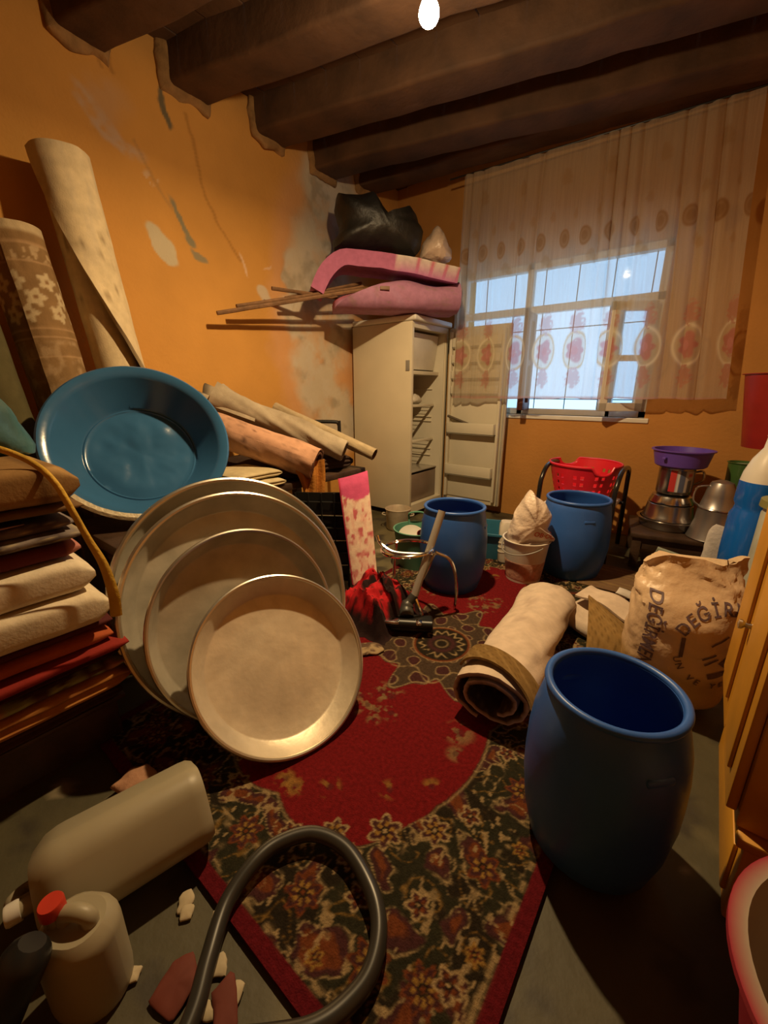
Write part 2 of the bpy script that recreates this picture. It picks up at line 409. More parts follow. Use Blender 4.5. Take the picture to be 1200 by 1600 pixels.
def glass_mat():
    m = bpy.data.materials.new('thin_window_glass'); m.use_nodes = True; nt = m.node_tree; N = nt.nodes; L = nt.links
    N.remove(N['Principled BSDF']); t = N.new('ShaderNodeBsdfTransparent'); t.inputs[0].default_value = (.86, .92, .95, 1)
    g = N.new('ShaderNodeBsdfGlossy'); g.inputs['Roughness'].default_value = .05; f = N.new('ShaderNodeFresnel'); f.inputs[0].default_value = 1.12; mx = N.new('ShaderNodeMixShader')
    L.new(f.outputs[0], mx.inputs[0]); L.new(t.outputs[0], mx.inputs[1]); L.new(g.outputs[0], mx.inputs[2]); L.new(mx.outputs[0], N['Material Output'].inputs[0]); return m
M_pane = glass_mat()
for a, b, z0, z1 in ((WX0 + .05, -1.365, 1.755, WZ1 - .05), (-1.315, WX1 - .05, 1.755, WZ1 - .05), (WX0 + .05, -1.365, WZ0 + .05, 1.70)):
    wpart('pane', box(a, b, fy0 + .028, fy0 + .033, z0, z1), M_pane, win, smooth=False)
def sash(hx, hy, ang, w, z0, z1, mt):
    """casement swung into the room about its hinge"""
    M = Matrix.Translation((hx, hy, 0)) @ Matrix.Rotation(ang, 4, 'Z'); t = .045
    f = merge(box(0, w, 0, t, z0, z0 + .06, .004), box(0, w, 0, t, z1 - .06, z1, .004), box(0, .055, 0, t, z0, z1, .004), box(w - .055, w, 0, t, z0, z1, .004), box(0, w, .005, t - .005, (z0 + z1) / 2 - .02, (z0 + z1) / 2 + .02))
    s = wpart('sash', xf(f, M), mt, win, smooth=False)
    wpart('pane', xf(box(.05, w - .05, .02, .025, z0 + .05, z1 - .05), M), M_pane, s, smooth=False)
sash(-1.30, YB + .03, R(-86), .20, .945, 1.69, M_brownwood)
sash(-.44, YB + .02, R(180 + 33), .30, .955, 1.69, M_white)
gb = []
for k in range(6):
    x = WX0 + .14 + k * .26; gb.append(tube([(x, YB + .25, WZ0 - .0), (x, YB + .25, WZ1)], .004, 6))
for z in (1.03, 1.6): gb.append(tube([(WX0, YB + .25, z), (WX1, YB + .25, z)], .004, 6))
for q in gb: wpart('grille_bar', q, M_black, win)

# ================================================================== bulb
bl = thing('light_bulb', 'glowing warm bulb hanging bare from the beamed ceiling', 'lamp', BULB)
def emis(name, col, st):
    m = bpy.data.materials.new(name); m.use_nodes = True; nt = m.node_tree; N = nt.nodes; N.remove(N['Principled BSDF'])
    e = N.new('ShaderNodeEmission'); e.inputs[0].default_value = (*col, 1); e.inputs[1].default_value = st
    t = N.new('ShaderNodeBsdfTransparent'); a = N.new('ShaderNodeAddShader')
    nt.links.new(e.outputs[0], a.inputs[0]); nt.links.new(t.outputs[0], a.inputs[1]); nt.links.new(a.outputs[0], N['Material Output'].inputs[0]); return m
prof = [(0, -.05)] + [(.036 * math.sin(R(a)), -.012 - .036 * math.cos(R(a))) for a in range(15, 125, 10)] + [(.022, .03), (.014, .045)]
part('glass', lathe(prof, 28), emis('lit_bulb_glass', (1, .86, .6), 40), bl)
part('socket', lathe([(0, .10), (.018, .10), (.02, .05), (.0145, .045), (0, .045)], 20), M_black, bl)
part('cable', tube([(0, 0, .10), (.004, .002, .25), (0, 0, ZC - BULB.z + .002)], .004, 8), M_black, bl)
ld = bpy.data.lights.new('bulb_light', 'POINT'); ld.energy = BULB_POWER; ld.color = BULB_COL; ld.shadow_soft_size = .03
lo = bpy.data.objects.new('bulb_light', ld); COL.objects.link(lo); lo.parent = bl; lo.location = (0, 0, -.012)
ld = bpy.data.lights.new('bulb_dome_light', 'AREA'); ld.shape = 'DISK'; ld.size = .06; ld.energy = DOME_POWER; ld.color = BULB_COL
lo = bpy.data.objects.new('bulb_dome_light', ld); COL.objects.link(lo); lo.parent = bl; lo.location = (0, 0, -.045)
# ================================================================== carpet on the floor
RX, RY, HX, HY = -.776, 1.413, .665, 1.15
nx, ny = 300, 520
gx, gy = np.meshgrid(np.linspace(-HX, HX, nx), np.linspace(-HY, HY, ny), indexing='ij')
ax, ay = np.abs(gx), np.abs(gy)
RED = (.140, .007, .009); DK = (.018, .013, .008); GRN = (.022, .020, .011); CRM = (.30, .21, .105); MAU = (.050, .017, .017); YEL = (.24, .13, .03); RUS = (.125, .034, .012)
c = np.ones((nx, ny, 3)) * np.array(RED)
def ros(x0, y0, r, k=8, cols=(CRM, MAU, YEL), sq=1.):
    """rosette: petals with light outline"""
    global c
    dx = gx - x0; dy = (gy - y0) / sq; d = np.hypot(dx, dy); a = np.arctan2(dy, dx)
    e = r * (.82 + .18 * np.cos(k * a)); 
    c = mixc(c, cols[0], sm(e, e - .004, d)); c = mixc(c, cols[1], sm(e - .007, e - .011, d)); 
    c = mixc(c, cols[2], sm(r * .55, r * .55 - .004, d) * sm(-.2, .3, np.cos(k * a + 1))); c = mixc(c, DK, sm(r * .26, r * .2, d)); c = mixc(c, cols[0], sm(r * .14, r * .08, d))
wx = ax + .035 * (fbm(ax * 9, ay * 9, 3) - .5); wyy = ay + .035 * (fbm(ax * 9 + 7, ay * 9, 4) - .5)
e = np.minimum(HX - ax, HY - ay)
# field outline: scalloped, ogival ends
bx = .375 + .028 * np.abs(np.sin(ay * 9.5)) - .10 * np.exp(-((ay - .42) / .13) ** 2) * 0 - .14 * sm(.62, .95, ay)
by = .88 + .05 * np.abs(np.sin(ax * 11 + .4)) - .30 * sm(.24, .42, ax)
fd = np.minimum(bx - ax, by - ay)                       # >0 inside the red field
bord = sm(.004, -.004, fd)
c = mixc(c, DK, bord)
# scroll ground of the border
f1 = np.sin(wx * 34 + 5.5 * fbm(ax * 8, ay * 8, 9)) * np.sin(wyy * 34 + 5.5 * fbm(ax * 8 + 4, ay * 8, 10))
f2 = fbm(ax * 15, ay * 15, 14, 3)
c = mixc(c, GRN, bord * sm(.45, .55, f2)); c = mixc(c, MAU, bord * sm(.30, .5, f1)); c = mixc(c, RUS, bord * sm(.72, .85, f1))
ln = np.exp(-((f1 - .30) / .055) ** 2) + .8 * np.exp(-((f2 - .5) / .012) ** 2) * sm(.0, -.3, f1)
c = mixc(c, CRM, np.clip(bord * ln, 0, 1) * .85 * sm(.25, .55, fbm(gx * 22, gy * 22, 61, 3)))
ln2 = np.exp(-((f1 + .42) / .05) ** 2); c = mixc(c, YEL, np.clip(bord * ln2, 0, 1) * .55)
f3 = fbm(ax * 24 + 3, ay * 24, 63, 2); c = mixc(c, CRM, bord * np.exp(-((f3 - .5) / .022) ** 2) * sm(.48, .6, fbm(ax * 9, ay * 9, 64, 2)) * .8)
c = mixc(c, CRM, np.exp(-((fd + .006) / .0035) ** 2) * .6)
fleck = sm(.78, .84, vnoise(gx * 85 + gy * 30, gy * 40 - gx * 20, 20)) * sm(.26, .22, e); c = mixc(c, CRM, fleck * bord * .8)
rs = random.Random(5)
for k in range(-4, 5):
    for sx in (-1, 1):
        ros(sx * .535, k * .25 + rs.uniform(-.03, .03), .046, 6 + k % 3, (RUS, MAU, YEL)); ros(sx * .455, k * .25 + .12, .034, 5, (CRM, MAU, RUS)); ros(sx * .59, k * .25 + .12, .024, 6, (YEL, MAU, RUS))
for k in range(-2, 3):
    for sy in (-1, 1):
        ros(k * .23 + rs.uniform(-.03, .03), sy * 1.02, .048, 7, (RUS, MAU, YEL)); ros(k * .23 + .11, sy * .95, .034, 5, (CRM, MAU, RUS)); ros(k * .23 + .11, sy * 1.08, .022, 6, (YEL, MAU, RUS))
for sx in (-1, 1):
    for sy in (-1, 1):
        for (x, y, r) in ((.30, .80, .05), (.20, .88, .04), (.40, .72, .045), (.27, .90, .035)): ros(sx * x, sy * y, r, 6, (CRM, MAU, YEL))
        for (x, y, r) in ((.02, .40, .05), (.07, .47, .035), (-.02, .49, .03), (.04, .53, .025), (.30, .40, .05), (.33, .48, .03), (.24, .70, .03), (.10, .80, .032), (.33, .62, .028), (.02, .86, .03)):
            dx = gx - sx * x; dy = gy - sy * y; d = np.hypot(dx, dy); s = sm(r * 1.3, r * .5, d) * sm(.50, .56, fbm(gx * 45, gy * 45, 25, 3)); c = mixc(c, YEL if y > .6 else (.20, .13, .06), s * .7)
            c = mixc(c, MAU, sm(r * .45, r * .2, d) * .5)
# medallion
d = np.hypot(gx, gy * .92); a = np.arctan2(gy * .92, gx)
pet = .285 + .045 * np.cos(8 * a) + .02 * np.cos(16 * a + 1)
mm = sm(pet, pet - .006, d)
c = mixc(c, (.055, .035, .022), mm)
g1 = np.sin(8 * a) * np.cos(d * 48 + 2 * fbm(gx * 10, gy * 10, 31)); c = mixc(c, MAU, mm * sm(.2, .4, g1)); c = mixc(c, CRM, mm * np.exp(-((g1 - .3) / .08) ** 2) * .8)
c = mixc(c, CRM, np.exp(-((d - pet + .012) / .004) ** 2) * .75)
p2 = .22 + .03 * np.cos(8 * a + np.pi); c = mixc(c, CRM, np.exp(-((d - p2) / .004) ** 2) * .7 * sm(.3, .5, fbm(gx * 20, gy * 20, 32)))
c = mixc(c, RUS, sm(.128, .122, d)); c = mixc(c, DK, sm(.115, .11, d)); zz = .084 + .012 * np.sin(a * 14) + .012 * (fbm(gx * 40, gy * 40, 34) - .5)
c = mixc(c, CRM, np.exp(-((d - zz) / .006) ** 2) * sm(.3, .45, fbm(gx * 30, gy * 30, 35))); c = mixc(c, CRM, np.exp(-((d - .124) / .003) ** 2) * .6); c = mixc(c, MAU, np.exp(-((d - .05) / .012) ** 2)); c = mixc(c, CRM, np.exp(-((d - .026) / .004) ** 2) * .5)
# plain selvedge
c = mixc(c, (.095, .006, .010), sm(.034, .031, e)); c = mixc(c, CRM, np.exp(-((e - .042) / .006) ** 2) * sm(.45, .55, vnoise(gx * 40, gy * 40, 40)) * .8)
hz = .012 + .004 * fbm(gx * 5, gy * 5, 50) + .0015 * fbm(gx * 150, gy * 150, 51, 2)
rug = solo('persian_rug', sheet(np.stack([gx + RX, gy + RY, hz], -1), .010), M_pile, 'red patterned rug with central medallion spread on the floor', 'rug', cols=np.concatenate([c.reshape(-1, 3)] * 2))

# ================================================================== curtain
nu, nv = 460, 190
s = np.linspace(0, 1, nu)[:, None]; t = np.linspace(0, 1, nv)[None, :]
zz = 1.035 + (2.685 - 1.035) * t + .004 * np.sin(s * 40) * (1 - t) + .012 * s * (1 - t)
xx = (-1.86 + .03 * t) * (1 - s) + (.06 - .13 * t) * s
ph = 2 * np.pi * s * 15 + 4.5 * np.sin(s * 9) + 2 * np.sin(s * 21) + 1.1 * np.sin(t * 2 + s * 5)
amp = (.0095 + .005 * np.sin(s * 23) + .004 * np.sin(s * 57)) * (1 - .1 * t)
yy = 3.345 + .135 * s + amp * np.sin(ph) + .25 * amp * np.sin(2.3 * ph + 1)
xx = xx + .010 * np.cos(ph) + .02 * np.sin(t * 3 + 6 * s) * 0
P = np.stack([xx, yy + 0 * t, zz], -1)
U = s * 1.92 + 0 * t; Zc = zz + 0 * s
c = np.ones((nu, nv, 3)) * np.array([.74, .66, .52]); al = np.full((nu, nv), .50) + .10 * (vnoise(U * 200, Zc * 6, 3) - .5)
def emb(mask, col, op):
    global c, al
    c = mixc(c, col, mask); al = al * (1 - mask) + op * mask
def row(z0, step, off, rx, rz, fn):
    k = np.round((U - off) / step); dx = U - off - k * step; dz = Zc - z0
    fn(dx, dz, rx, rz, k)
def oval(dx, dz, rx, rz, k):
    q = np.hypot(dx / rx, dz / rz); a = np.arctan2(dz, dx)
    emb(np.exp(-((q - 1) / .10) ** 2), (.86, .80, .62), .93)
    emb(sm(.92, .86, q) * .55, (.74, .64, .40), .75)
    rose = sm(.74 + .10 * np.cos(5 * a), .56 + .10 * np.cos(5 * a), q) * sm(.30, .55, fbm(dx * 60 + 9 * k, dz * 60, 7, 3) + .22)
    emb(rose * .8, (.62, .20, .21), .80); emb(sm(.30, .22, q) * .7, (.75, .36, .36), .85)
    for sx, sz, r in ((0, 1.55, .42), (0, -1.55, .42)):
        q2 = np.hypot((dx / rx - sx), (dz / rz - sz) * 1.0); emb(sm(r * 1.6, r, q2 + .8 * (fbm(dx * 70, dz * 70, 9) - .5)) * .9, (.62, .32, .26), .70)
def small(dx, dz, rx, rz, k):
    q = np.hypot(dx / rx, dz / rz); emb(sm(1.05, .75, q), (.42, .25, .12), .90); emb(np.exp(-((q - .55) / .12) ** 2) * .5, (.55, .38, .22), .9)
def faint(dx, dz, rx, rz, k):
    q = np.hypot(dx / rx, dz / rz); emb(sm(1, .5, q + .7 * (fbm(dx * 60, dz * 60, 4) - .5)) * .7, (.52, .38, .22), .70)
row(1.385, .228, .075, .072, .125, oval)
row(2.13, .155, .06, .040, .070, small); row(2.00, .31, .10, .04, .05, faint); row(1.97, .155, .13, .022, .04, faint); row(2.27, .155, .13, .022, .045, faint); row(2.50, .31, .2, .05, .07, faint)
emb(sm(1.062, 1.052, Zc) * .8, (.62, .36, .33), .85)
emb(np.exp(-((U - 1.17) / .006) ** 2) * .6 * sm(1.4, 1.8, Zc), (.5, .42, .3), .9); emb(np.exp(-((U - 1.50) / .006) ** 2) * .6 * sm(1.4, 1.8, Zc), (.5, .42, .3), .9)
def curtain_mat():
    m = bpy.data.materials.new('sheer_embroidered_voile'); m.use_nodes = True; nt = m.node_tree; N = nt.nodes; L = nt.links; N.remove(N['Principled BSDF'])
    ca = N.new('ShaderNodeVertexColor'); ca.layer_name = 'Col'; d = N.new('ShaderNodeBsdfDiffuse'); tl = N.new('ShaderNodeBsdfTranslucent'); tr = N.new('ShaderNodeBsdfTransparent')
    m1 = N.new('ShaderNodeMixShader'); m1.inputs[0].default_value = .50; m2 = N.new('ShaderNodeMixShader')
    tc = N.new('ShaderNodeTexCoord'); w = N.new('ShaderNodeTexNoise'); w.inputs['Scale'].default_value = 300; L.new(tc.outputs['Object'], w.inputs['Vector'])
    ad = N.new('ShaderNodeMath'); ad.operation = 'MULTIPLY_ADD'; ad.inputs[1].default_value = .12; L.new(w.outputs['Fac'], ad.inputs[0]); L.new(ca.outputs['Alpha'], ad.inputs[2])
    L.new(ca.outputs['Color'], d.inputs[0]); L.new(ca.outputs['Color'], tl.inputs[0]); L.new(d.outputs[0], m1.inputs[1]); L.new(tl.outputs[0], m1.inputs[2])
    L.new(ad.outputs[0], m2.inputs[0]); L.new(tr.outputs[0], m2.inputs[1]); L.new(m1.outputs[0], m2.inputs[2]); L.new(m2.outputs[0], N['Material Output'].inputs[0]); return m
cur = thing('curtain', 'sheer cream curtain with rose medallions hanging before the window', 'curtain', (-.9, 3.4, 1.03))
wpart('drape', grid(P), curtain_mat(), cur, cols=np.concatenate([c.reshape(-1, 3), al.reshape(-1, 1)], 1))
wpart('curtain_wire', tube([(-1.95, 3.34, 2.69), (.10, 3.49, 2.69)], .006, 8), M_black, cur)

# ================================================================== fridge
fr = thing('refrigerator', 'old cream refrigerator standing open in the corner', 'refrigerator', (-2.28, 3.165, 0))
fx0, fx1, gy0, gy1 = -2.60, -1.97, 2.88, 3.45
wpart('body', merge(box(fx0, fx1, gy0, gy0 + .035, .05, 1.625, .006), box(fx0, fx1, gy1 - .035, gy1, .05, 1.625, .006), box(fx0, fx0 + .05, gy0 + .03, gy1 - .03, .05, 1.625), box(fx0, fx1, gy0 + .03, gy1 - .03, .05, .12), box(fx0, fx1, gy0 + .03, gy1 - .03, 1.58, 1.625)), M_fridge, fr)
wpart('top_cap', box(fx0, fx1 + .035, gy0 - .006, gy1 + .006, 1.627, 1.672, .014, 3), M_white, fr)
for x in (fx0 + .05, fx1 - .06):
    for y in (gy0 + .06, gy1 - .06): wpart('foot', xf(lathe([(0, 0), (.022, 0), (.022, .05), (0, .05)], 12), Matrix.Translation((x, y, 0))), M_black, fr)
wpart('latch_plate', box(fx1 - .055, fx1 - .018, gy0 - .006, gy0 + .002, 1.255, 1.335, .002), mat('grey_tape', (.28, .27, .24), rough=.5), fr)
iy0, iy1 = gy0 + .036, gy1 - .036
wpart('liner', merge(box(fx0 + .051, fx0 + .06, iy0, iy1, .12, 1.58), box(fx0 + .06, fx1 - .01, iy1 - .008, iy1, .12, 1.58), box(fx0 + .06, fx1 - .01, iy0, iy0 + .008, .12, 1.58)), M_liner, fr, smooth=False)
fz = wpart('freezer_door', xf(box(-.008, .008, 0, iy1 - iy0 - .03, 0, .29, .006), Matrix.Translation((fx1 - .12, iy0 + .015, 1.275)) @ Matrix.Rotation(R(9), 4, 'Y')), M_white, fr)
wpart('freezer_shelf', box(fx0 + .06, fx1 - .06, iy0 + .008, iy1 - .008, 1.232, 1.262, .003), M_liner, fr)
def wire_shelf(z, x1):
    b = [tube([(fx0 + .07, iy0 + .012, z), (x1, iy0 + .012, z), (x1, iy1 - .012, z), (fx0 + .07, iy1 - .012, z)], .005, 6, True)]
    for k in range(12): y = iy0 + .03 + k * (iy1 - iy0 - .06) / 11; b.append(tube([(fx0 + .07, y, z), (x1, y, z)], .0025, 5))
    b.append(box(x1 - .012, x1 + .004, iy0 + .010, iy1 - .010, z - .004, z + .020, .003))
    wpart('shelf', merge(*b), M_liner, fr)
wire_shelf(.965, fx1 - .10); wire_shelf(.655, fx1 - .10)
for z in (1.11, .86, .82, .56, .50):
    wpart('shelf_runner', box(fx0 + .08, fx1 - .12, iy1 - .022, iy1 - .008, z, z + .010, .002), M_liner, fr)
wpart('crisper_lid', box(fx0 + .07, fx1 - .05, iy0 + .01, iy1 - .01, .395, .405, .002), mat('smoky_glass_shelf', (.30, .27, .22), rough=.15, var=.05), fr)
wpart('crisper_drawer', merge(box(fx1 - .065, fx1 - .05, iy0 + .012, iy1 - .02, .125, .375, .004), box(fx0 + .1, fx1 - .06, iy0 + .012, iy1 - .02, .125, .14)), mat('brown_tinted_plastic', (.22, .16, .12), rough=.3, var=.1), fr)
# door: swung a right angle open, parallel to the window wall
dx0, dx1, dy = fx1 + .012, -1.392, 3.452
dr = wpart('door', box(dx0, dx1, dy, dy + .042, .085, 1.625, .010, 3), M_fridge, fr)
wpart('door_liner', merge(box(dx0 + .03, dx1 - .03, dy - .012, dy + .001, .13, 1.59, .006), box(dx0 + .03, dx0 + .055, dy - .05, dy - .005, .13, 1.59, .006), box(dx1 - .055, dx1 - .03, dy - .05, dy - .005, .13, 1.59, .006)), M_liner, dr)
wpart('gasket', merge(box(dx0 + .006, dx0 + .022, dy - .008, dy + .004, .10, 1.61, .003), box(dx1 - .022, dx1 - .006, dy - .008, dy + .004, .10, 1.61, .003)), mat('grey_gasket', (.40, .38, .32), rough=.6), dr)
for z, h, d in ((1.455, .085, .045), (1.325, .075, .045), (1.195, .075, .045), (1.065, .075, .045), (.725, .10, .085), (.345, .10, .085)):
    y0 = dy - d
    wpart('rack', merge(box(dx0 + .05, dx1 - .05, y0, y0 + .012, z, z + h, .004), box(dx0 + .05, dx1 - .05, y0, dy - .005, z, z + .012, .003), box(dx0 + .05, dx0 + .06, y0, dy - .005, z, z + h, .003), box(dx1 - .06, dx1 - .05, y0, dy - .005, z, z + h, .003)), M_liner, dr)
wpart('hinge', box(fx1 - .01, fx1 + .03, gy1 + .002, gy1 + .03, .06, .085, .003), M_steel, fr)
# things kept in the fridge
M_cloth = lambda n, c, **k: mat(n, c, rough=k.pop('rough', .9), var=k.pop('var', .2), scale=k.pop('scale', 18), bump=.3, bscale=70, spec=.2)
solo('cooking_pot', merge(xf(lathe([(0, 0), (.075, 0), (.085, .012), (.088, .09), (.092, .094), (.084, .094), (.08, .012), (0, .01)], 28), Matrix.Translation((-2.18, 3.06, .972))), xf(lathe([(0, .13), (.012, .13), (.012, .115), (.086, .098), (.086, .095), (0, .11)], 28), Matrix.Translation((-2.18, 3.06, .972)))), mat('red_brown_enamel', (.22, .085, .04), rough=.35), 'red-brown pot on the upper wire shelf inside the fridge', 'pot')
solo('plastic_bag', pillow([(-.09, 0), (-.07, .06), (-.02, .08), (.04, .07), (.09, .02), (.06, -.01), (0, -.012)], .12, (-2.2, 3.26, .992), (0, 1, 0), (0, 0, 1), 3, 8, 32, .01, 20), mat('crumpled_white_bag', (.62, .58, .50), rough=.4, bump=.5, bscale=50), 'small crumpled white bag beside the pot in the fridge', 'bag')
solo('jar', xf(lathe([(0, 0), (.045, 0), (.05, .01), (.05, .07), (.03, .09), (.034, .092), (.034, .11), (0, .112)], 24), Matrix.Translation((-2.17, 3.03, .662))), mat('dark_jar', (.10, .06, .04), rough=.2), 'small dark jar on the lower wire shelf inside the fridge', 'jar')
solo('bottle', xf(lathe([(0, 0), (.035, 0), (.038, .01), (.038, .15), (.014, .19), (.014, .215), (.017, .216), (.017, .235), (0, .236)], 24), Matrix.Translation((-2.12, 3.0, .406))), mat('dark_green_glass', (.02, .035, .022), rough=.12, var=.05), 'dark green bottle standing on the glass shelf low in the fridge', 'bottle')
for k, (a, b, r, lb) in enumerate((((-1.915, 3.405, .88), (-1.50, 3.405, .750), .011, 'thicker dark stick slanting in the open fridge door rack'), ((-1.915, 3.425, .80), (-1.60, 3.42, .745), .007, 'thinner brown stick lying low in the open fridge door rack'))):
    solo('stick', tube(np.linspace(a, b, 6), r, 8), mat('dark_stick%d' % k, (.10, .075, .05), rough=.6), lb, 'stick')

# ================================================================== on top of the fridge
M_foam = mat('pink_foam', (.50, .155, .235), rough=.95, var=.12, scale=12, bump=.5, bscale=140, spec=.1)
A0 = np.array((-2.43, 2.45, 0)); A1 = np.array((-1.80, 3.17, 0)); axd = (A1 - A0) / np.linalg.norm(A1 - A0); pd = np.array((axd[1], -axd[0], 0))   # pd points to the room
if pd @ np.array((0, -1, 0)) < 0: pd = -pd
Lf = np.linalg.norm(A1 - A0)
mt = thing('foam_mattress', 'folded pink foam mattress lying on top of the fridge', 'mattress', (-2.13, 2.85, 1.675))
# lower fold: U section whose bend faces the room
ss = np.linspace(0, 1, 60)
def usec(w, h, th):
    pts = []
    for q in ss:
        L1 = w; Lb = math.pi * h / 2; tot = 2 * L1 + Lb; d = q * tot
        if d < L1: pts.append((-w / 2 + d, 0))
        elif d < L1 + Lb: a = (d - L1) / Lb * math.pi; pts.append((w / 2 + h / 2 * math.sin(a), h / 2 - h / 2 * math.cos(a)))
        else: pts.append((w / 2 - (d - L1 - Lb), h))
    return np.array(pts)
us = usec(.20, .215, .06); LL = np.linspace(0, 1, 30); P = np.zeros((60, 30, 3))
for j, l in enumerate(LL):
    hs = us.copy(); zf = hs[:, 1] / .215
    start = .02 + .40 * zf ** 1.3 * (1 if True else 0)           # the lower leaf reaches further left than the upper one
    q = start + (Lf + .02 - start) * l
    sag = .02 * np.sin(l * 7) - .03 * (1 - l) * zf
    P[:, j] = A0 + axd * q[:, None] + pd * (hs[:, 0] * (1 - .12 * l))[:, None] + np.array((0, 0, 1.)) * (1.678 + hs[:, 1] * (1 - .05 * l) + sag * zf)[:, None]
V, F = sheet(P[::-1], .055); cl = np.ones((len(V), 3)) * np.array((.40, .19, .31)); no = 60 * 30
nn = fbm(V[:, 0] * 9 + V[:, 2] * 3, V[:, 1] * 9 + V[:, 2] * 7, 5); cl = mixc(cl, (.42, .22, .36), sm(.4, .65, nn)); 
nn = fbm(V[:, 0] * 30, V[:, 1] * 30 + V[:, 2] * 30, 6); cl = mixc(cl, (.30, .20, .20), sm(.62, .75, nn) * .6); cl[no:] = (.46, .12, .18)
wpart('lower_fold', (wob(V, .006, 8, 2), F), M_attr, mt, cols=cl)
# upper leaf: thick slab with printed cover, arching back over
nu, nv = 40, 22; P = np.zeros((nu, nv, 3)); tu = np.linspace(0, 1, nu); tv = np.linspace(0, 1, nv)
for i, a in enumerate(tu):
    for j, b in enumerate(tv):
        q = -.06 + (Lf + .03) * a; z = 1.970 - .085 * a + .02 * math.sin(a * 3.1) - .20 * max(0, (.20 - a) / .20) ** 2.2
        P[i, j] = A0 + axd * q + pd * (.21 - .36 * b) + np.array((0, 0, z - .02 * (1 - b) ** 3))
V, F = sheet(P, -.10); V, F = sheet(P[::-1], -.10) if False else (V, F)
g = np.tile(tu[:, None], (1, nv)).ravel(); g = np.concatenate([g, g]); cl = np.ones((len(V), 3)) * np.array((.43, .14, .265))
rel = (V - A0) @ axd; side = (V - A0) @ pd
printed = sm(.47, .475, rel); cl = mixc(cl, (.62, .55, .50), printed)
fz_ = np.sin(rel * 62) * np.exp(-((V[:, 2] - 1.985) / .03) ** 2); cl = mixc(cl, (.55, .17, .20), printed * sm(.35, .6, fz_)); cl = mixc(cl, (.46, .17, .36), printed * sm(1.945, 1.938, V[:, 2]))
wpart('upper_leaf', (wob(V, .007, 7, 9), F), M_attr, mt, cols=cl)
wpart('fabric_tab', xf(box(-.035, .035, -.003, .003, -.012, .012, .002), Matrix.Translation(tuple(A0 + axd * .38 + pd * .215 + np.array((0, 0, 1.81)))) @ Matrix.Rotation(math.atan2(axd[1], axd[0]), 4, 'Z')), mat('brown_patch', (.22, .13, .08)), mt)
dirr = axd
solo('black_bundle', pillow([(-.40, 0), (-.42, .06), (-.38, .10), (-.36, .16), (-.40, .26), (-.38, .35), (-.20, .36), (-.13, .37), (-.03, .24), (.05, .17), (.12, .25), (.16, .31), (.21, .26), (.23, .19), (.27, .16), (.25, .04), (.20, -.02), (0, .02), (-.2, .0)], .40, (-2.15, 2.80, 2.085), axd, (0, 0, 1), 4, 12, 84, .02, 7, pw=.35), mat('black_bin_liner', (.016, .015, .013), rough=.45, var=.3, bump=.5, bscale=22), 'bulky black bundle heaped on the pink mattress above the fridge', 'bundle')
solo('plastic_wrap', pillow([(-.12, 0), (-.10, .10), (-.03, .20), (.02, .24), (.06, .17), (.12, .09), (.13, 0), (0, -.02)], .26, (-1.90, 3.06, 2.055), axd, (0, 0, 1), 7, 9, 48, .02, 14), mat('cloudy_plastic_film', (.60, .46, .36), rough=.3, var=.2, bump=.7, bscale=30), 'crumpled cloudy plastic film at the right end of the mattress', 'plastic film')
M_rod = mat('bare_wood_stick', (.20, .105, .05), rough=.8, var=.3, scale=20, bump=.3)
for k, (a, b, r, lb) in enumerate((((-2.52, 1.55, 1.560), (-2.19, 2.62, 1.830), .013, 'lowest long wooden stick reaching furthest left out of the pink mattress'),
        ((-2.50, 1.68, 1.612), (-2.25, 2.62, 1.850), .013, 'second wooden stick sticking out of the mattress, just above the longest'),
        ((-2.50, 1.965, 1.765), (-2.33, 2.42, 1.755), .013, 'short upper wooden stick tilting down to the mattress fold'),
        ((-2.48, 2.06, 1.715), (-2.30, 2.66, 1.890), .012, 'thin wooden stick lying highest in the mattress fold'))):
    V, F = tube(np.linspace(a, b, 12), r, 7); solo('wooden_stick', (wob(V, .003, 12, k), F), M_rod, lb, 'stick', 'wooden sticks in the mattress')
# ================================================================== left side: rolls, basin, trays, bedding
M_back = mat('rug_backing', attr=True, rough=.95, var=.10, scale=25, bump=.12, bscale=160, spec=.1)
def rolled(name, label, cat, p0, p1, ro, turns, th, outer, inner, ang0=0., pattern=None, seed=1, **k):
    (V, F), ph, ll = spiral(p0, p1, ro, turns, th, ang0, seed=seed, **k)
    n = ph.size; cl = np.ones((2 * n, 3)) * np.array(outer, float); cl[n:] = inner
    t = fbm(ph.ravel() * 1.5, ll.ravel() * 9, seed + 3, 4); cl[:n] *= (1 + .35 * (t - .5))[:, None]
    if pattern: cl[:n] = pattern(ph.ravel(), ll.ravel(), cl[:n])
    return solo(name, (wob(V, .003, 9, seed), F), M_back, label, cat, cols=cl)
def creases(ph, l, c):
    for a, b, w in ((.83, .25, .006), (.80, -.02, .005), (.72, .3, .004)):
        d = np.abs(l - a - .02 * np.sin(ph * 2 + b * 9)); c = mixc(c, (.22, .15, .08), sm(w, w * .3, d) * .7 * sm(.4, .6, fbm(ph * 2, l * 3, 5)))
    return mixc(c, (.50, .42, .30), sm(.55, .7, fbm(ph * 3, l * 20, 6)) * .4)
rolled('carpet_roll', 'tall cream rolled rug leaning against the orange wall', 'rolled rug', (-2.30, .985, .02), (-2.515, .855, 2.115), .125, 2.2, .016, (.66, .54, .34), (.42, .33, .2), ang0=216, pattern=creases, seed=3, flap=lambda l: np.clip(.25 + 5.0 * (.93 - l), 0, 2.9), gap=.006, nl=60, nseg=60, squash=.95, lift=.022)
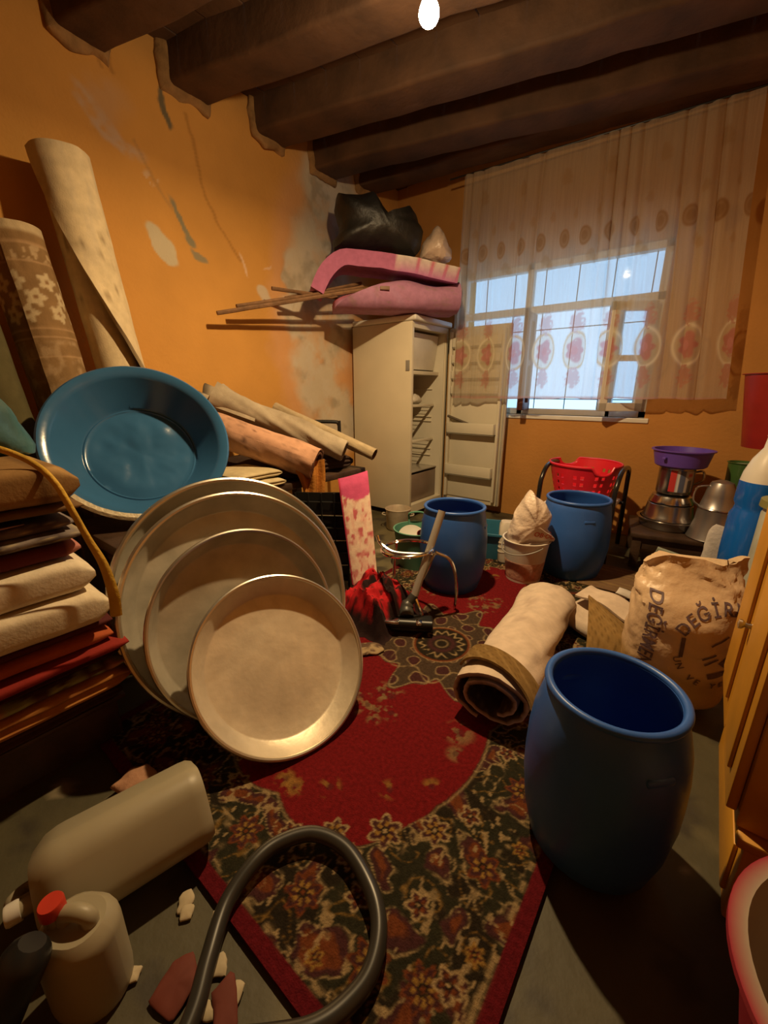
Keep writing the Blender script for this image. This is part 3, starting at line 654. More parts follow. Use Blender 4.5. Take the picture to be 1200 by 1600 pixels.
def persian(ph, l, c):
    c = c * .9; 
    k = np.round(ph / .95); dx = (ph - k * .95) * .115; 
    for l0 in (.872, .835, .80):
        off = {.872: 0, .835: .45, .80: .1}[l0]; k = np.round((ph - off) / .95); dx = (ph - off - k * .95) * .115; dz = (l - l0) * 1.7; q = np.hypot(dx, dz); a = np.arctan2(dz, dx)
        c = mixc(c, (.50, .40, .25), sm(.034 + .007 * np.cos(5 * a), .028 + .007 * np.cos(5 * a), q)); c = mixc(c, (.26, .15, .07), sm(.010, .007, q))
    for l0, w in ((.955, .004), (.915, .004), (.765, .004), (.745, .003), (.70, .003)): c = mixc(c, (.36, .23, .12), sm(w, w * .4, np.abs(l - l0)))
    c = mixc(c, (.42, .30, .17), sm(.58, .62, fbm(ph * 9, l * 60, 8, 3)) * sm(.022, .012, np.abs(l - .935)))
    c = mixc(c, (.40, .28, .16), (sm(.74, .735, l) * sm(.45, .70, fbm(ph * 5, l * 45, 9, 4))) * .7)
    return mixc(c, (.46, .36, .22), sm(.975, .985, l))
rolled('carpet_roll', 'brown flowered rolled rug leaning beside the tall cream roll', 'rolled rug', (-2.27, .72, .02), (-2.50, .60, 1.75), .125, 2.2, .016, (.27, .165, .075), (.3, .22, .13), ang0=150, pattern=persian, seed=5, gap=.006, nl=260, nseg=90)
rolled('carpet_roll', 'dark olive rolled rug at the left edge, below the flowered roll', 'rolled rug', (-2.22, .47, .02), (-2.42, .37, 1.42), .11, 2., .016, (.10, .085, .04), (.1, .08, .05), ang0=150, seed=7, gap=.006)
# low dark bench carrying the basin
bn = thing('low_bench', 'dark low wooden bench under the blue basin', 'bench', (-1.89, .78, 0))
wpart('seat', box(-2.15, -1.62, .50, 1.10, .50, .545, .008), M_darkwood, bn)
for x in (-2.11, -1.67):
    for y in (.54, 1.06): wpart('leg', box(x - .03, x + .03, y - .03, y + .03, 0, .50, .004), M_darkwood, bn)
wpart('apron', box(-1.66, -1.64, .57, 1.03, .40, .50, .004), M_darkwood, bn)
# blue basin
az, el = R(-20), R(31); n = Vector((math.cos(az) * math.cos(el), math.sin(az) * math.cos(el), math.sin(el)))
M = frame(n, Vector((-1.94, .765, .897)) - n * .17)
bs = thing('plastic_basin', 'large blue plastic basin tilted against the rolled rugs', 'basin', M=M)
V, F = lathe([(0, 0), (.230, 0), (.240, .006), (.322, .150), (.356, .158), (.362, .168), (.354, .174), (.326, .166), (.312, .150), (.236, .018), (.228, .012), (.222, .0155), (.216, .011)] + [(.216 * (1 - k / 14), .011) for k in range(1, 15)], 96)
rr = np.hypot(V[:, 0], V[:, 1]); V[:, 2] += np.where((rr < .214) & (V[:, 2] > .009), .024 * (fbm(V[:, 0] * 10 + 3, V[:, 1] * 10, 3, 3) - .5) * sm(.214, .15, rr), 0)
part('body', (V, F), M_basin, bs)
part('foot_ring', lathe([(.215, -.006), (.227, -.006), (.227, .002), (.215, .002), (.215, -.006)], 60), M_basin, bs)
tp = []
for a in np.linspace(R(-140), R(-70), 36): tp.append([(r * math.cos(a), r * math.sin(a), z) for r, z in ((.363, .150), (.3665, .169), (.355, .1765), (.338, .1735))])
a_, f_ = sheet(np.array(tp), .0012); part('tape', (wob(a_, .0015, 60, 4), f_), mat('cream_packing_tape', (.62, .54, .38), rough=.4, var=.2, scale=60, bump=.4), bs, label='cream tape along the rim')
# trays
def pan(label, c, azd, eld, r, dep, rb, m_in, lip=.009, group='round metal trays', name='metal_tray'):
    az, el = R(azd), R(eld); n = Vector((math.cos(az) * math.cos(el), math.sin(az) * math.cos(el), math.sin(el)))
    o = thing(name, label, 'tray', M=frame(n, Vector(c) - n * dep), group=group)
    part('pan_body', lathe([(0, -.002), (rb - .005, -.002), (rb + .004, .004), (r - .004, dep - .004), (r - .007, dep - .002), (rb, .008), (rb - .008, .004), (rb * .6, .0035), (rb * .3, .003), (0, .003)], 96), m_in, o)
    t = np.linspace(0, 2 * np.pi, 96, endpoint=False)
    part('rolled_rim', tube(np.stack([r * np.cos(t), r * np.sin(t), dep + 0 * t], 1), lip, 8, True), M_alurim, o)
    return o
pan('largest battered tray, rearmost of the leaning trays', (-1.262, .762, .402), -14.8, 25.6, .412, .055, .375, M_alu2, .010)
pan('big dented tray nested just in front of the rearmost one', (-1.205, .742, .380), -13.5, 26, .392, .075, .345, M_alu2, .009)
pan('medium grey tray leaning inside the big dented tray', (-1.128, .70, .336), -10, 22, .318, .065, .282, M_alu2, .007)
pan('smallest shiny round tray leaning in front of the others', (-.972, .708, .250), -13.6, 38, .284, .062, .238, M_alu, .007)
# bedding: a low chest and folded textiles
ch = thing('storage_chest', 'dark low wooden chest under the stacked bedding', 'chest', (-1.6, -.05, 0))
wpart('box_body', box(-1.86, -1.34, -.45, .33, .03, .16, .006), M_darkwood, ch); wpart('lid', box(-1.88, -1.32, -.47, .35, .162, .178, .004), M_darkwood, ch)
wpart('plinth', box(-1.84, -1.36, -.43, .31, 0, .03), M_darkwood, ch)
FAB = []
def pat(kind, V, base):
    c = np.ones((len(V), 3)) * np.array(base, float); y, z, x = V[:, 1], V[:, 2], V[:, 0]
    c *= (1 + .3 * (fbm(y * 12 + x * 8, z * 12, 4) - .5))[:, None]
    if kind == 'green_floral':
        k = sm(.50, .56, fbm(y * 38, z * 38 + x * 30, 12, 2)); c = mixc(c, (.26, .28, .14), k); c = mixc(c, (.42, .20, .14), sm(.62, .68, fbm(y * 30 + 5, z * 30 + x * 20, 14, 2)))
    if kind == 'orange_floral': c = mixc(c, (.30, .11, .03), sm(.55, .6, fbm(y * 24, z * 30 + x * 20, 15, 3)) * .7); c = mixc(c, (.50, .28, .10), np.exp(-((np.sin(y * 40) - .2 - z * 3) / .1) ** 2) * .25)
    if kind == 'plaid': 
        c = mixc(c, (.10, .075, .07), sm(-.1, .1, np.sin(y * 55))); c = mixc(c, (.45, .36, .20), np.exp(-((np.sin(y * 42 + z * 80)) / .14) ** 2) * .8); c = mixc(c, (.45, .36, .20), np.exp(-((np.sin(y * 42 - z * 80 + 1)) / .14) ** 2) * .5)
    if kind == 'camel': c = mixc(c, (.40, .25, .10), sm(.46, .56, fbm(y * 9, z * 9 + x * 12, 17, 3))); c = mixc(c, (.14, .075, .03), np.exp(-((y - .265) / .012) ** 2) * .9)
    if kind == 'maroon': c = mixc(c, (.20, .08, .07), sm(.60, .66, fbm(y * 26, z * 26 + x * 20, 18, 2)) * .6)
    if kind == 'pinkend': c = mixc(c, (.42, .17, .14), sm(.285, .295, y))
    return c
bed = [ # label, x1, y1, z0, z1, base colour, pattern, layers, tilt, name
 ('dark brown folded blanket at the bottom of the bedding stack', -1.30, .345, .180, .232, (.055, .025, .02), '', 2, 0, 'folded_blanket'),
 ('orange patterned folded quilt near the bottom of the bedding stack', -1.275, .365, .234, .296, (.40, .17, .04), 'orange_floral', 2, 0, 'folded_quilt'),
 ('thin green flowered cover on the orange quilt', -1.28, .365, .297, .322, (.10, .05, .045), 'green_floral', 1, 0, 'folded_cover'),
 ('dark maroon folded blanket above the green flowered cover', -1.30, .355, .323, .354, (.06, .016, .014), '', 2, 0, 'folded_blanket'),
 ('bright red folded blanket under the rust-orange one', -1.265, .375, .355, .392, (.24, .022, .016), '', 1, 0, 'folded_blanket'),
 ('rust-orange folded blanket on the red blanket', -1.285, .345, .393, .432, (.38, .085, .028), '', 1, 0, 'folded_blanket'),
 ('thin dark maroon blanket just below the white quilts', -1.30, .355, .433, .462, (.075, .016, .016), '', 1, 0, 'folded_blanket'),
 ('lower of the two white folded quilts', -1.265, .350, .463, .560, (.66, .57, .42), '', 1, 0, 'folded_quilt'),
 ('upper of the two white folded quilts', -1.29, .335, .561, .652, (.68, .59, .44), '', 1, 0, 'folded_quilt'),
 ('dark maroon flowered bundle lying on the white quilts', -1.33, .325, .653, .706, (.11, .022, .022), 'pinkend', 1, 0, 'folded_blanket'),
 ('grey plaid pillowcase, lower of the pair', -1.31, .335, .707, .738, (.20, .165, .15), 'plaid', 1, 0, 'folded_pillowcase'),
 ('grey plaid pillowcase, upper of the pair', -1.33, .325, .739, .768, (.17, .14, .14), 'plaid', 1, 0, 'folded_pillowcase'),
 ('thin brown blanket directly beneath the camel one', -1.31, .345, .786, .812, (.16, .09, .04), '', 1, 0, 'folded_blanket'),
 ('camel and cream rolled blanket on top of the bedding stack', -1.30, .345, .813, .915, (.28, .16, .06), 'camel', 1, 0, 'folded_blanket')]
for k, (lb, x1, y1, z0, z1, base, kd, ly, ti, nm) in enumerate(bed):
    V, F = slab(-1.86 + .02 * (k % 3), x1, -.46 + .02 * (k % 4), y1, z0, z1, k + 20, .0045, .42 if z1 - z0 > .06 else .6, 40, ly)
    solo(nm, (V, F), M_attr, lb, 'bedding', 'stacked bedding', cols=pat(kd, V, base))
V, F = slab(-1.7, -1.315, -.40, .215, .769, .785, 50, .002, .6, 20); solo('folded_cloth', (V, F), M_attr, 'black cloth with pink lining poking out at the stack left edge', 'bedding', cols=mixc(np.ones((len(V), 3)) * np.array((.03, .022, .02)), (.42, .22, .18), sm(.778, .776, V[:, 2])))
# teal bag behind the stack
V, F = pillow([(-.28, -.06), (-.26, .12), (-.12, .22), (.02, .17), (.12, .06), (.16, -.06), (0, -.09)], .30, (-1.72, .20, .985), (.25, .97, 0), (0, 0, 1), 12, 10, 60, .03, 7)
solo('teal_bag', (V, F), mat('teal_crumpled_bag', (.05, .13, .14), rough=.35, var=.3, scale=12, bump=.6, bscale=20), 'crumpled teal bag on the bedding at the left edge', 'bag')
# yellow strap
P = smooth_path([(-1.45, .05, 1.0), (-1.40, .15, .985), (-1.36, .214, .962), (-1.32, .262, .925), (-1.285, .288, .875), (-1.268, .306, .80), (-1.262, .325, .72), (-1.252, .345, .64), (-1.245, .352, .55), (-1.25, .35, .48)], 8)
wv = np.array([.006 + .007 * sm(.6, .95, i / (len(P) - 1)) for i in range(len(P))]); T = np.gradient(P, axis=0); T /= np.linalg.norm(T, axis=1)[:, None]
sd = np.cross(T, np.array((1, -.4, .25))); sd /= np.linalg.norm(sd, axis=1)[:, None]
G = np.stack([P + sd * (wv * q)[:, None] + np.array((.004, 0, 0)) * (1 - q * q) for q in np.linspace(-1, 1, 7)], 1)
solo('yellow_strap', sheet(G, .003), M_cloth('mustard_webbing', (.56, .35, .05), rough=.7), 'mustard yellow strap trailing over the bedding stack', 'strap')

# ================================================================== pile between basin and fridge
tb = thing('side_table', 'dark wooden table under the rolled mats', 'table', (-2.2, 1.62, 0))
wpart('table_top', box(-2.52, -1.80, 1.18, 2.10, .56, .60, .006), M_darkwood, tb)
for x in (-2.47, -1.86):
    for y in (1.23, 2.05): wpart('leg', box(x - .028, x + .028, y - .028, y + .028, 0, .56, .004), M_darkwood, tb)
wpart('shelf', box(-2.49, -1.84, 1.21, 2.07, .22, .245, .004), M_darkwood, tb)
def dirt(ph, l, c):
    c = mixc(c, (.22, .13, .09), sm(.64, .72, fbm(ph * 3, l * 14, 41, 4)) * .55); d = np.abs(l - .55 - .05 * np.sin(ph * 1.3)); return mixc(c, (.12, .06, .04), sm(.008, .003, d) * sm(.45, .55, fbm(ph * 2, l, 42)))
rolled('rolled_mat', 'peach pink rolled mat with a dark open end on the table', 'rolled mat', (-2.50, 1.16, .985), (-1.735, 1.60, .700), .105, 2.4, .012, (.52, .30, .20), (.13, .07, .045), ang0=20, pattern=dirt, seed=11, gap=.008, noise=.008, nl=40)
rolled('rolled_mat', 'grey felt roll with flared end lying behind the peach mat', 'rolled mat', (-2.46, 1.46, 1.055), (-1.80, 1.90, .735), .088, 1.5, .012, (.42, .36, .27), (.33, .28, .2), ang0=60, seed=13, gap=.010, noise=.008, nl=40, squash=.9, lift=.02, flare=.45)
# loose flared flap at the upper end of the grey felt
nu, nv = 26, 16; P = np.zeros((nu, nv, 3))
for i, a in enumerate(np.linspace(0, 1, nu)):
    for j, b in enumerate(np.linspace(0, 1, nv)):
        P[i, j] = np.array((-2.50, 1.33, 1.045)) + np.array((.30, .20, -.13)) * b + np.array((-.04, .10, .0)) * a + np.array((0, 0, .035 * math.sin(a * 8.5) * (1 - .6 * b) + .06 * a))
V, F = sheet(P, .011); cl = np.ones((len(V), 3)) * np.array((.42, .36, .27)); cl = mixc(cl, (.05, .035, .025), sm(.10, .04, np.concatenate([np.tile(np.linspace(0, 1, nv), nu)] * 2)) * .9)
solo('felt_flap', (V, F), M_back, 'crumpled grey felt piece with dark edge above the peach mat', 'felt', cols=cl)
rolled('cardboard_tube', 'narrow beige tube pointing toward the fridge', 'tube', (-2.42, 1.86, .985), (-1.700, 2.075, .700), .042, 1.2, .006, (.42, .34, .22), (.2, .14, .08), ang0=0, seed=15, gap=.001, noise=.003)
fk = thing('black_rack', 'black metal rack frame standing behind the beige tube', 'rack', (-2.38, 2.25, 0))
P = smooth_path([(-2.50, 2.16, 0), (-2.50, 2.16, .80), (-2.50, 2.165, .85), (-2.48, 2.18, .868), (-2.30, 2.32, .868), (-2.275, 2.335, .85), (-2.27, 2.34, .80), (-2.27, 2.34, 0)], 5); wpart('tube_frame', tube(P, .014, 8), M_black, fk)
for z in (.3, .6): wpart('crossbar', tube([(-2.50, 2.16, z), (-2.27, 2.34, z)], .008, 8), M_black, fk)
for k, (z, x1, lb) in enumerate(((.603, -1.79, 'lower cream folded cloth under the peach mat'), (.645, -1.82, 'upper cream folded cloth under the peach mat'))):
    V, F = slab(-2.15, x1, 1.15, 1.42, z, z + .040, 60 + k, .005, .5, 20, 2); solo('folded_cloth', (V, F), M_attr, lb, 'cloth', 'cream cloths', cols=pat('', V, (.50, .42, .26)))
V, F = slab(-2.45, -1.86, 1.45, 2.05, .602, .70, 66, .012, .5, 24, 3); solo('folded_blanket', (V, F), M_attr, 'dark brown blanket pile under the grey felt roll', 'bedding', cols=pat('', V, (.045, .028, .022)))
# orange cloth hanging off the table front
P = np.zeros((34, 30, 3))
for i, a in enumerate(np.linspace(0, 1, 34)):
    for j, b in enumerate(np.linspace(0, 1, 30)):
        w_ = .085 - .035 * math.sin(b * 2.6) + .02 * b; P[i, j] = np.array((-1.755, 1.56, .70 - .37 * b + .05 * (a - .5) * (1 - b))) + np.array((.35, .94, 0)) * ((a - .5) * 2 * w_ + .012 * math.sin(b * 5)) + np.array((.80, -.35, 0)) * (.020 * math.sin(a * 14 + b * 2) + .03 * (1 - (1 - b) ** 2))
V, F = sheet(P, .004)
solo('hanging_cloth', (V, F), M_cloth('orange_canvas', (.42, .17, .03)), 'orange cloth hanging from the table edge', 'cloth')
wr = thing('wire_basket', 'black wire basket standing between the trays and the pink padded chair', 'basket', (-1.62, 1.51, 0))
for k in range(7): z = .06 + k * .075; wpart('wire', tube([(-1.74, 1.43, z), (-1.50, 1.59, z)], .0045, 6), M_chrome if k % 2 else M_black, wr)
for k in range(5): q = k / 4; p = np.array((-1.74, 1.43, 0)) * (1 - q) + np.array((-1.50, 1.59, 0)) * q; wpart('upright', tube([p, p + np.array((0, 0, .56))], .006, 6), M_black, wr)
wpart('back_panel', xf(box(0, .29, .012, .02, .03, .56), Matrix.Translation((-1.74, 1.43, 0)) @ Matrix.Rotation(math.atan2(.16, .24), 4, 'Z')), M_black, wr)
# pink padded chair
pc = thing('padded_chair', 'pink padded folding chair with flowered back and chrome tubes', 'chair', (-1.2, 1.6, 0))
TL, TR, BL, BR = [np.array(p) for p in ((-1.530, 1.555, .640), (-1.415, 1.668, .682), (-1.300, 1.400, .150), (-1.190, 1.475, .150))]
nu, nv = 30, 60; P = np.zeros((nu, nv, 3))
for i, a in enumerate(np.linspace(0, 1, nu)):
    for j, b in enumerate(np.linspace(0, 1, nv)):
        P[i, j] = (BL * (1 - a) + BR * a) * (1 - b) + (TL * (1 - a) + TR * a) * b + np.array((.012, -.012, 0)) * (4 * a * (1 - a)) ** .5 * 1.0 - np.array((.02, -.02, 0)) * (max(0, b - .9) / .1) ** 2
V, F = sheet(P, -.0); 
ga, gb_ = np.meshgrid(np.linspace(0, 1, nu), np.linspace(0, 1, nv), indexing='ij')
c = np.ones((nu, nv, 3)) * np.array((.66, .50, .40)); fx = ga * 1.6; fyy = gb_ * 6
c = mixc(c, (.46, .11, .13), sm(.60, .66, fbm(fx * 4.5, fyy * 3.0, 71, 2))); c = mixc(c, (.58, .30, .26), sm(.52, .6, fbm(fx * 6, fyy * 4, 72, 2)) * .5)
c = mixc(c, (.50, .075, .19), sm(.0, .01, gb_ - (.745 + .10 * (ga - .62) ** 2 * 2.2 + .02))); c = mixc(c, (.50, .04, .10), sm(.06, .03, ga))
V, F = sheet(P, .055); nrm = V[nu * nv:].mean(0) - V[:nu * nv].mean(0)
if nrm[1] < 0: V, F = sheet(P, -.055)
wpart('back_cushion', (V, F), M_attr, pc, cols=np.concatenate([c.reshape(-1, 3), np.ones((nu * nv, 3)) * np.array((.46, .035, .10))]))
t = np.linspace(0, 2 * np.pi, 28, endpoint=False)
wpart('seat_ring', tube(np.stack([-1.055 + .125 * np.cos(t), 1.535 + .125 * np.sin(t), .365 + .01 * np.cos(t)], 1), .0085, 8, True), M_chrome, pc)
for q in ([(-1.19, 1.47, .42), (-1.17, 1.47, .385), (-1.10, 1.475, .355), (-1.00, 1.53, .35), (-.925, 1.60, .35)], [(-.93, 1.59, .36), (-.88, 1.66, .30), (-.865, 1.70, .15), (-.88, 1.72, .0)], [(-.93, 1.58, .355), (-.96, 1.55, .25), (-1.0, 1.52, .16)], [(-1.0, 1.50, .17), (-.95, 1.49, .10), (-.915, 1.50, .0)], [(-1.16, 1.59, .36), (-1.24, 1.68, .2), (-1.27, 1.72, 0)]):
    wpart('chrome_tube', tube(smooth_path(q, 6), .0085, 8), M_chrome, pc)
# red plaid cloth heap
P = np.zeros((60, 50, 3)); ga, gb_ = np.meshgrid(np.linspace(-1, 1, 60), np.linspace(-1, 1, 50), indexing='ij')
rr = np.maximum(np.abs(ga), np.abs(gb_)); H = .17 * (1 - sm(.5, 1., rr)) * (.5 + .8 * fbm(ga * 3, gb_ * 3, 81, 4)) 
H = H + .05 * (1 - rr) * np.abs(np.sin(ga * 9 + 4 * fbm(ga * 2, gb_ * 2, 82)))
P = np.stack([-1.165 + .19 * ga + .03 * (fbm(ga * 4, gb_ * 4, 83) - .5), 1.42 + .19 * gb_ + .03 * (fbm(ga * 4, gb_ * 4, 84) - .5), .016 + H], -1)
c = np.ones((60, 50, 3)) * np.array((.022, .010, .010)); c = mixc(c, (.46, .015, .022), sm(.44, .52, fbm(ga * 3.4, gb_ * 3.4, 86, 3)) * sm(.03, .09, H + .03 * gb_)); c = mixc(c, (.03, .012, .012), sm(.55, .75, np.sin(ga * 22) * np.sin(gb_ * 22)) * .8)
V, F = sheet(P, .008); solo('plaid_cloth', (V, F), M_attr, 'crumpled red and black cloth heaped on the rug below the pink chair', 'cloth', cols=np.concatenate([c.reshape(-1, 3)] * 2))
V, F = pillow([(-.06, -.02), (-.05, .03), (0, .045), (.05, .03), (.07, 0), (.04, -.03), (-.02, -.04)], .02, (-.995, 1.165, .028), (.8, .6, 0), (-.6, .8, .05), 15, 6, 40, .006, 30)
solo('cloth_scrap', (V, F), M_attr, 'small cream patterned scrap on the rug beside the smallest tray', 'cloth', cols=mixc(np.ones((len(V), 3)) * np.array((.34, .25, .14)), (.10, .06, .04), sm(.5, .6, fbm(V[:, 0] * 60, V[:, 1] * 60, 3, 2))))
# vacuum wand
vw = thing('vacuum_wand', 'chrome vacuum wand with black floor head leaning on the far blue barrel', 'vacuum cleaner', (-.955, 1.40, .016))
hd = Matrix.Translation((-.965, 1.405, .016)) @ Matrix.Rotation(R(38 - 6), 4, 'Z')
wpart('floor_head', xf(merge(xf(box(-.125, .125, -.045, .055, .012, .055, .014, 3), Matrix.Identity(4)), tube([(-.12, -.03, .05), (.12, -.03, .05)], .022, 10)), hd), M_black, vw)
wpart('chrome_trim', xf(box(-.115, -.03, -.058, -.02, .058, .073, .006), hd), M_chrome, vw); wpart('chrome_trim', xf(box(.045, .075, -.058, -.02, .058, .073, .006), hd), M_chrome, vw)
wpart('swivel_neck', tube(smooth_path([np.array(hd @ Vector((0, .03, .05))), np.array(hd @ Vector((0, .07, .085))), np.array((-.985, 1.500, .15))], 5), [.035] * 4 + [.032] * 3 + [.022] * 4, 12), mat('dark_grey_plastic', (.05, .05, .045), rough=.4), vw)
for s_ in (-.09, .09): wpart('wheel', xf(lathe([(0, -.01), (.02, -.01), (.02, .01), (0, .01)], 16), hd @ Matrix.Translation((s_, .05, .02)) @ Matrix.Rotation(R(90), 4, 'Y')), M_black, vw)
wpart('wand_tube', tube([(-.985, 1.500, .15), (-.978, 1.53, .22), (-.945, 1.665, .545)], [.020, .0185, .0185], 14), mat('grey_painted_tube', (.42, .40, .36), rough=.3, metal=.3, var=.04), vw)
# ================================================================== barrels, buckets, far row
def barrel(label, x, y, H, rm, rx, rb, rot=0):
    o = thing('plastic_barrel', label, 'barrel', (x, y, .015), R(rot), 'blue plastic barrels')
    z0 = .0
    prof = [(0, .012), (rb * .85, .006), (rb * .93, 0), (rb, .012), (rb + (rx - rb) * .6, H * .18), (rx * .995, H * .38), (rx, H * .50), (rx * .99, H * .64), (rx * .955, H * .76), (rm + (rx - rm) * .40, H * .88), (rm + .004, H * .945), (rm - .002, H * .965), (rm - .008, H * .965),
            (rm - .004, H * .93), (rm + (rx - rm) * .35, H * .86), (rx * .93, H * .70), (rx - .008, H * .5), (rb + (rx - rb) * .5, H * .18), (rb - .008, .03), (0, .022)]
    part('barrel_body', lathe(prof, 72), M_blue, o)
    t = np.linspace(0, 2 * np.pi, 72, endpoint=False); part('rim', tube(np.stack([(rm + .002) * np.cos(t), (rm + .002) * np.sin(t), H - .013 + 0 * t], 1), .0095, 10, True), M_blue, o)
    for s in (0, 180):
        a = R(s); r = rx * .955; part('grip', xf(box(-.030, .030, -.007, .007, -.009, .009, .005, 2), Matrix.Rotation(a, 4, 'Z') @ Matrix.Translation((0, -r + .006, H * .775))), M_blue, o)
    return o
barrel('nearest blue plastic barrel, standing in the right foreground', -.066, .928, .455, .136, .170, .142, 45)
barrel('blue plastic barrel standing in front of the open fridge', -1.035, 1.962, .485, .160, .188, .152, -75)
barrel('blue plastic barrel standing before the red laundry basket', -.540, 2.575, .485, .170, .197, .160, 35)
# green bucket
def bucket(o, rt, rb, H, m, th=.004, lip=.006):
    part('bucket_body', lathe([(0, 0), (rb, 0), (rt, H - .004), (rt + lip, H - .004), (rt + lip, H), (rt - th, H), (rb - th, .006), (0, .006)], 56), m, o)
g = thing('green_bucket', 'mint green bucket with looped handle beside the fridge', 'bucket', (-1.36, 2.075, 0))
M_mint = mat('mint_green_plastic', (.11, .30, .21), rough=.4, var=.08)
bucket(g, .142, .105, .262, M_mint)
part('handle', tube(smooth_path([(-.105, .075, .235), (-.112, .080, .29), (-.10, .07, .325), (-.055, .10, .335), (-.02, .125, .325), (-.012, .135, .29), (-.015, .13, .24)], 6), .0065, 8), M_mint, g)
pl = xf(lathe([(0, 0), (.05, 0), (.09, .018), (.092, .02), (.05, .006), (0, .005)], 40), frame((.55, -.55, .7), (-1.385, 2.06, .185))); solo('plate', pl, M_white, 'white plate tipped inside the green bucket', 'plate')
solo('red_cup', xf(lathe([(0, 0), (.03, 0), (.038, .075), (.035, .075), (.028, .004), (0, .004)], 28), frame((.25, -.35, .9), (-1.318, 2.085, .175))), mat('dull_red_plastic', (.26, .05, .045), rough=.4), 'dull red cup inside the green bucket', 'cup')
V, F = pillow([(-.04, -.02), (-.03, .03), (.03, .04), (.05, 0), (0, -.03)], .04, (-1.265, 2.10, .225), (.8, .6, 0), (0, 0, 1), 3, 6, 32, .006, 30); solo('green_sponge', (V, F), mat('bright_green_cloth', (.13, .26, .04), rough=.8), 'bright green scrub cloth at the green bucket rim', 'cloth')
# aluminium pot near the fridge foot
o = thing('aluminium_pot', 'small aluminium pot by the fridge foot behind the green bucket', 'pot', (-1.90, 2.62, 0))
part('pot_body', lathe([(0, 0), (.085, 0), (.095, .012), (.100, .155), (.108, .175), (.103, .178), (.094, .155), (.088, .015), (0, .008)], 48), M_alu, o)
for s in (0, 180): part('handle', tube(smooth_path([(.098, -.03, .12), (.125, -.025, .125), (.130, 0, .125), (.125, .025, .125), (.098, .03, .12)], 5), .005, 8), M_alu, o).rotation_euler = (0, 0, R(s + 30))
# blue tub with white container
o = thing('blue_tub', 'low teal blue tub on the floor behind the far barrels', 'tub', (-.995, 2.60, 0), R(20))
def tubshape(w, d, h, t=.005):
    rings = []
    for ww, dd, z in ((w * .84, d * .84, 0), (w, d, h), (w + .025, d + .025, h), (w + .025, d + .025, h - .012), (w + .012, d + .012, h - .012)): 
        p = rrect(ww, dd, .05); rings.append(np.column_stack([p, np.full(len(p), z)]))
    a = loft(rings[:4], False); rr2 = []
    for ww, dd, z in ((w - .01, d - .01, h), (w * .84 - .01, d * .84 - .01, .006)): p = rrect(ww, dd, .045); rr2.append(np.column_stack([p, np.full(len(p), z)]))
    b = loft(rr2, False); V, F = merge(a, b); n_ = len(rings[0]); F.append(tuple(range(n_))); k = 4 * n_; F.append(tuple(range(k + n_, k + 2 * n_)))
    for i in range(n_): F.append((n_ + i, n_ + (i + 1) % n_, k + (i + 1) % n_, k + i))
    return V, F
part('tub_body', tubshape(.44, .32, .20), mat('teal_tub_plastic', (.03, .15, .24), rough=.4), o)
def boxy(w, d, h, r=.03): 
    rings = [np.column_stack([rrect(w * f, d * f, r), np.full(28, z)]) for f, z in ((.93, 0), (1, .01), (1, h * .7), (.97, h * .92), (.86, h))]; return loft(rings)
o = thing('white_jug', 'white plastic container standing upside down in the blue tub', 'container', M=Matrix.Translation((-.90, 2.50, .012)) @ Matrix.Rotation(R(25), 4, 'Z') @ Matrix.Rotation(R(-5), 4, 'X'))
part('container_body', boxy(.15, .12, .27, .03), mat('warm_white_plastic', (.66, .60, .50), rough=.4), o)
for z in (.07, .10, .13): part('ridge', xf(loft([np.column_stack([rrect(.155, .125, .03), np.full(28, q)]) for q in (0, .008)]), Matrix.Translation((0, 0, z))), mat('warm_white_plastic'), o)
o = solo('foam_cup', xf(lathe([(0, 0), (.05, 0), (.065, .12), (.062, .12), (.048, .004), (0, .004)], 30), Matrix.Translation((-.795, 2.565, .012)) @ Matrix.Scale(1.9, 4, (0, 0, 1))), mat('pale_grey_plastic', (.55, .55, .52), rough=.4), 'pale grey tall cup in the blue tub beside the white container', 'cup')
# white bucket with bag
o = thing('white_bucket', 'translucent white bucket with pinkish contents on the rug', 'bucket', (-.735, 2.305, .016))
M_tw = mat('translucent_white_plastic', (.68, .64, .56), rough=.35, var=.08, sub=.3)
bucket(o, .130, .098, .255, M_tw, .003, .007)
V, F = lathe([(0, .012), (.0985, .012), (.1115, .135), (.114, .16), (0, .185)], 40); cl = np.ones((len(V), 3)) * np.array((.5, .2, .15)); cl = mixc(cl, (.62, .36, .27), sm(.45, .55, fbm(V[:, 0] * 40 + V[:, 2] * 30, V[:, 1] * 40, 6, 3)))
V2, F2 = lathe([(.1015, .03), (.1155, .15)], 48); cl2 = np.ones((len(V2), 3)) * np.array((.56, .30, .22))
part('pink_contents', (V, F), M_attr, o, cols=cl, label='pinkish contents showing inside the bucket')
part('stain_band', lathe([(.0995 + .001, .02), (.1137 + .001, .130), (.1147 + .001, .125), (.1005 + .001, .02)], 56), mat('pink_tinted_plastic', (.52, .30, .22), rough=.4, var=.25, scale=40, bump=.2), o)
t = np.linspace(R(150), R(330), 30); part('handle', tube(np.stack([.137 * np.cos(t), .137 * np.sin(t), .235 - .055 * np.sin((t - R(150)))], 1), .004, 8), mat('grey_wire', (.25, .24, .22), rough=.4), o)
M_pbag = mat('thin_white_carrier_bag', (.70, .58, .48), rough=.35, var=.12, scale=14, bump=.8, bscale=28)
rt = np.array((.79, .61, 0))
bgV, bgF = pillow([(-.155, -.02), (-.13, .09), (-.09, .18), (-.035, .245), (-.01, .20), (.04, .165), (.08, .10), (.06, .02), (.115, -.045), (.03, -.065), (-.06, -.075), (-.13, -.09)], .17, (-.690, 2.29, .325), rt, (0, 0, 1), 22, 10, 80, .015, 14)
bag = thing('carrier_bag', 'crumpled white carrier bag with red print stuffed in the white bucket', 'bag', (-.69, 2.29, .24))
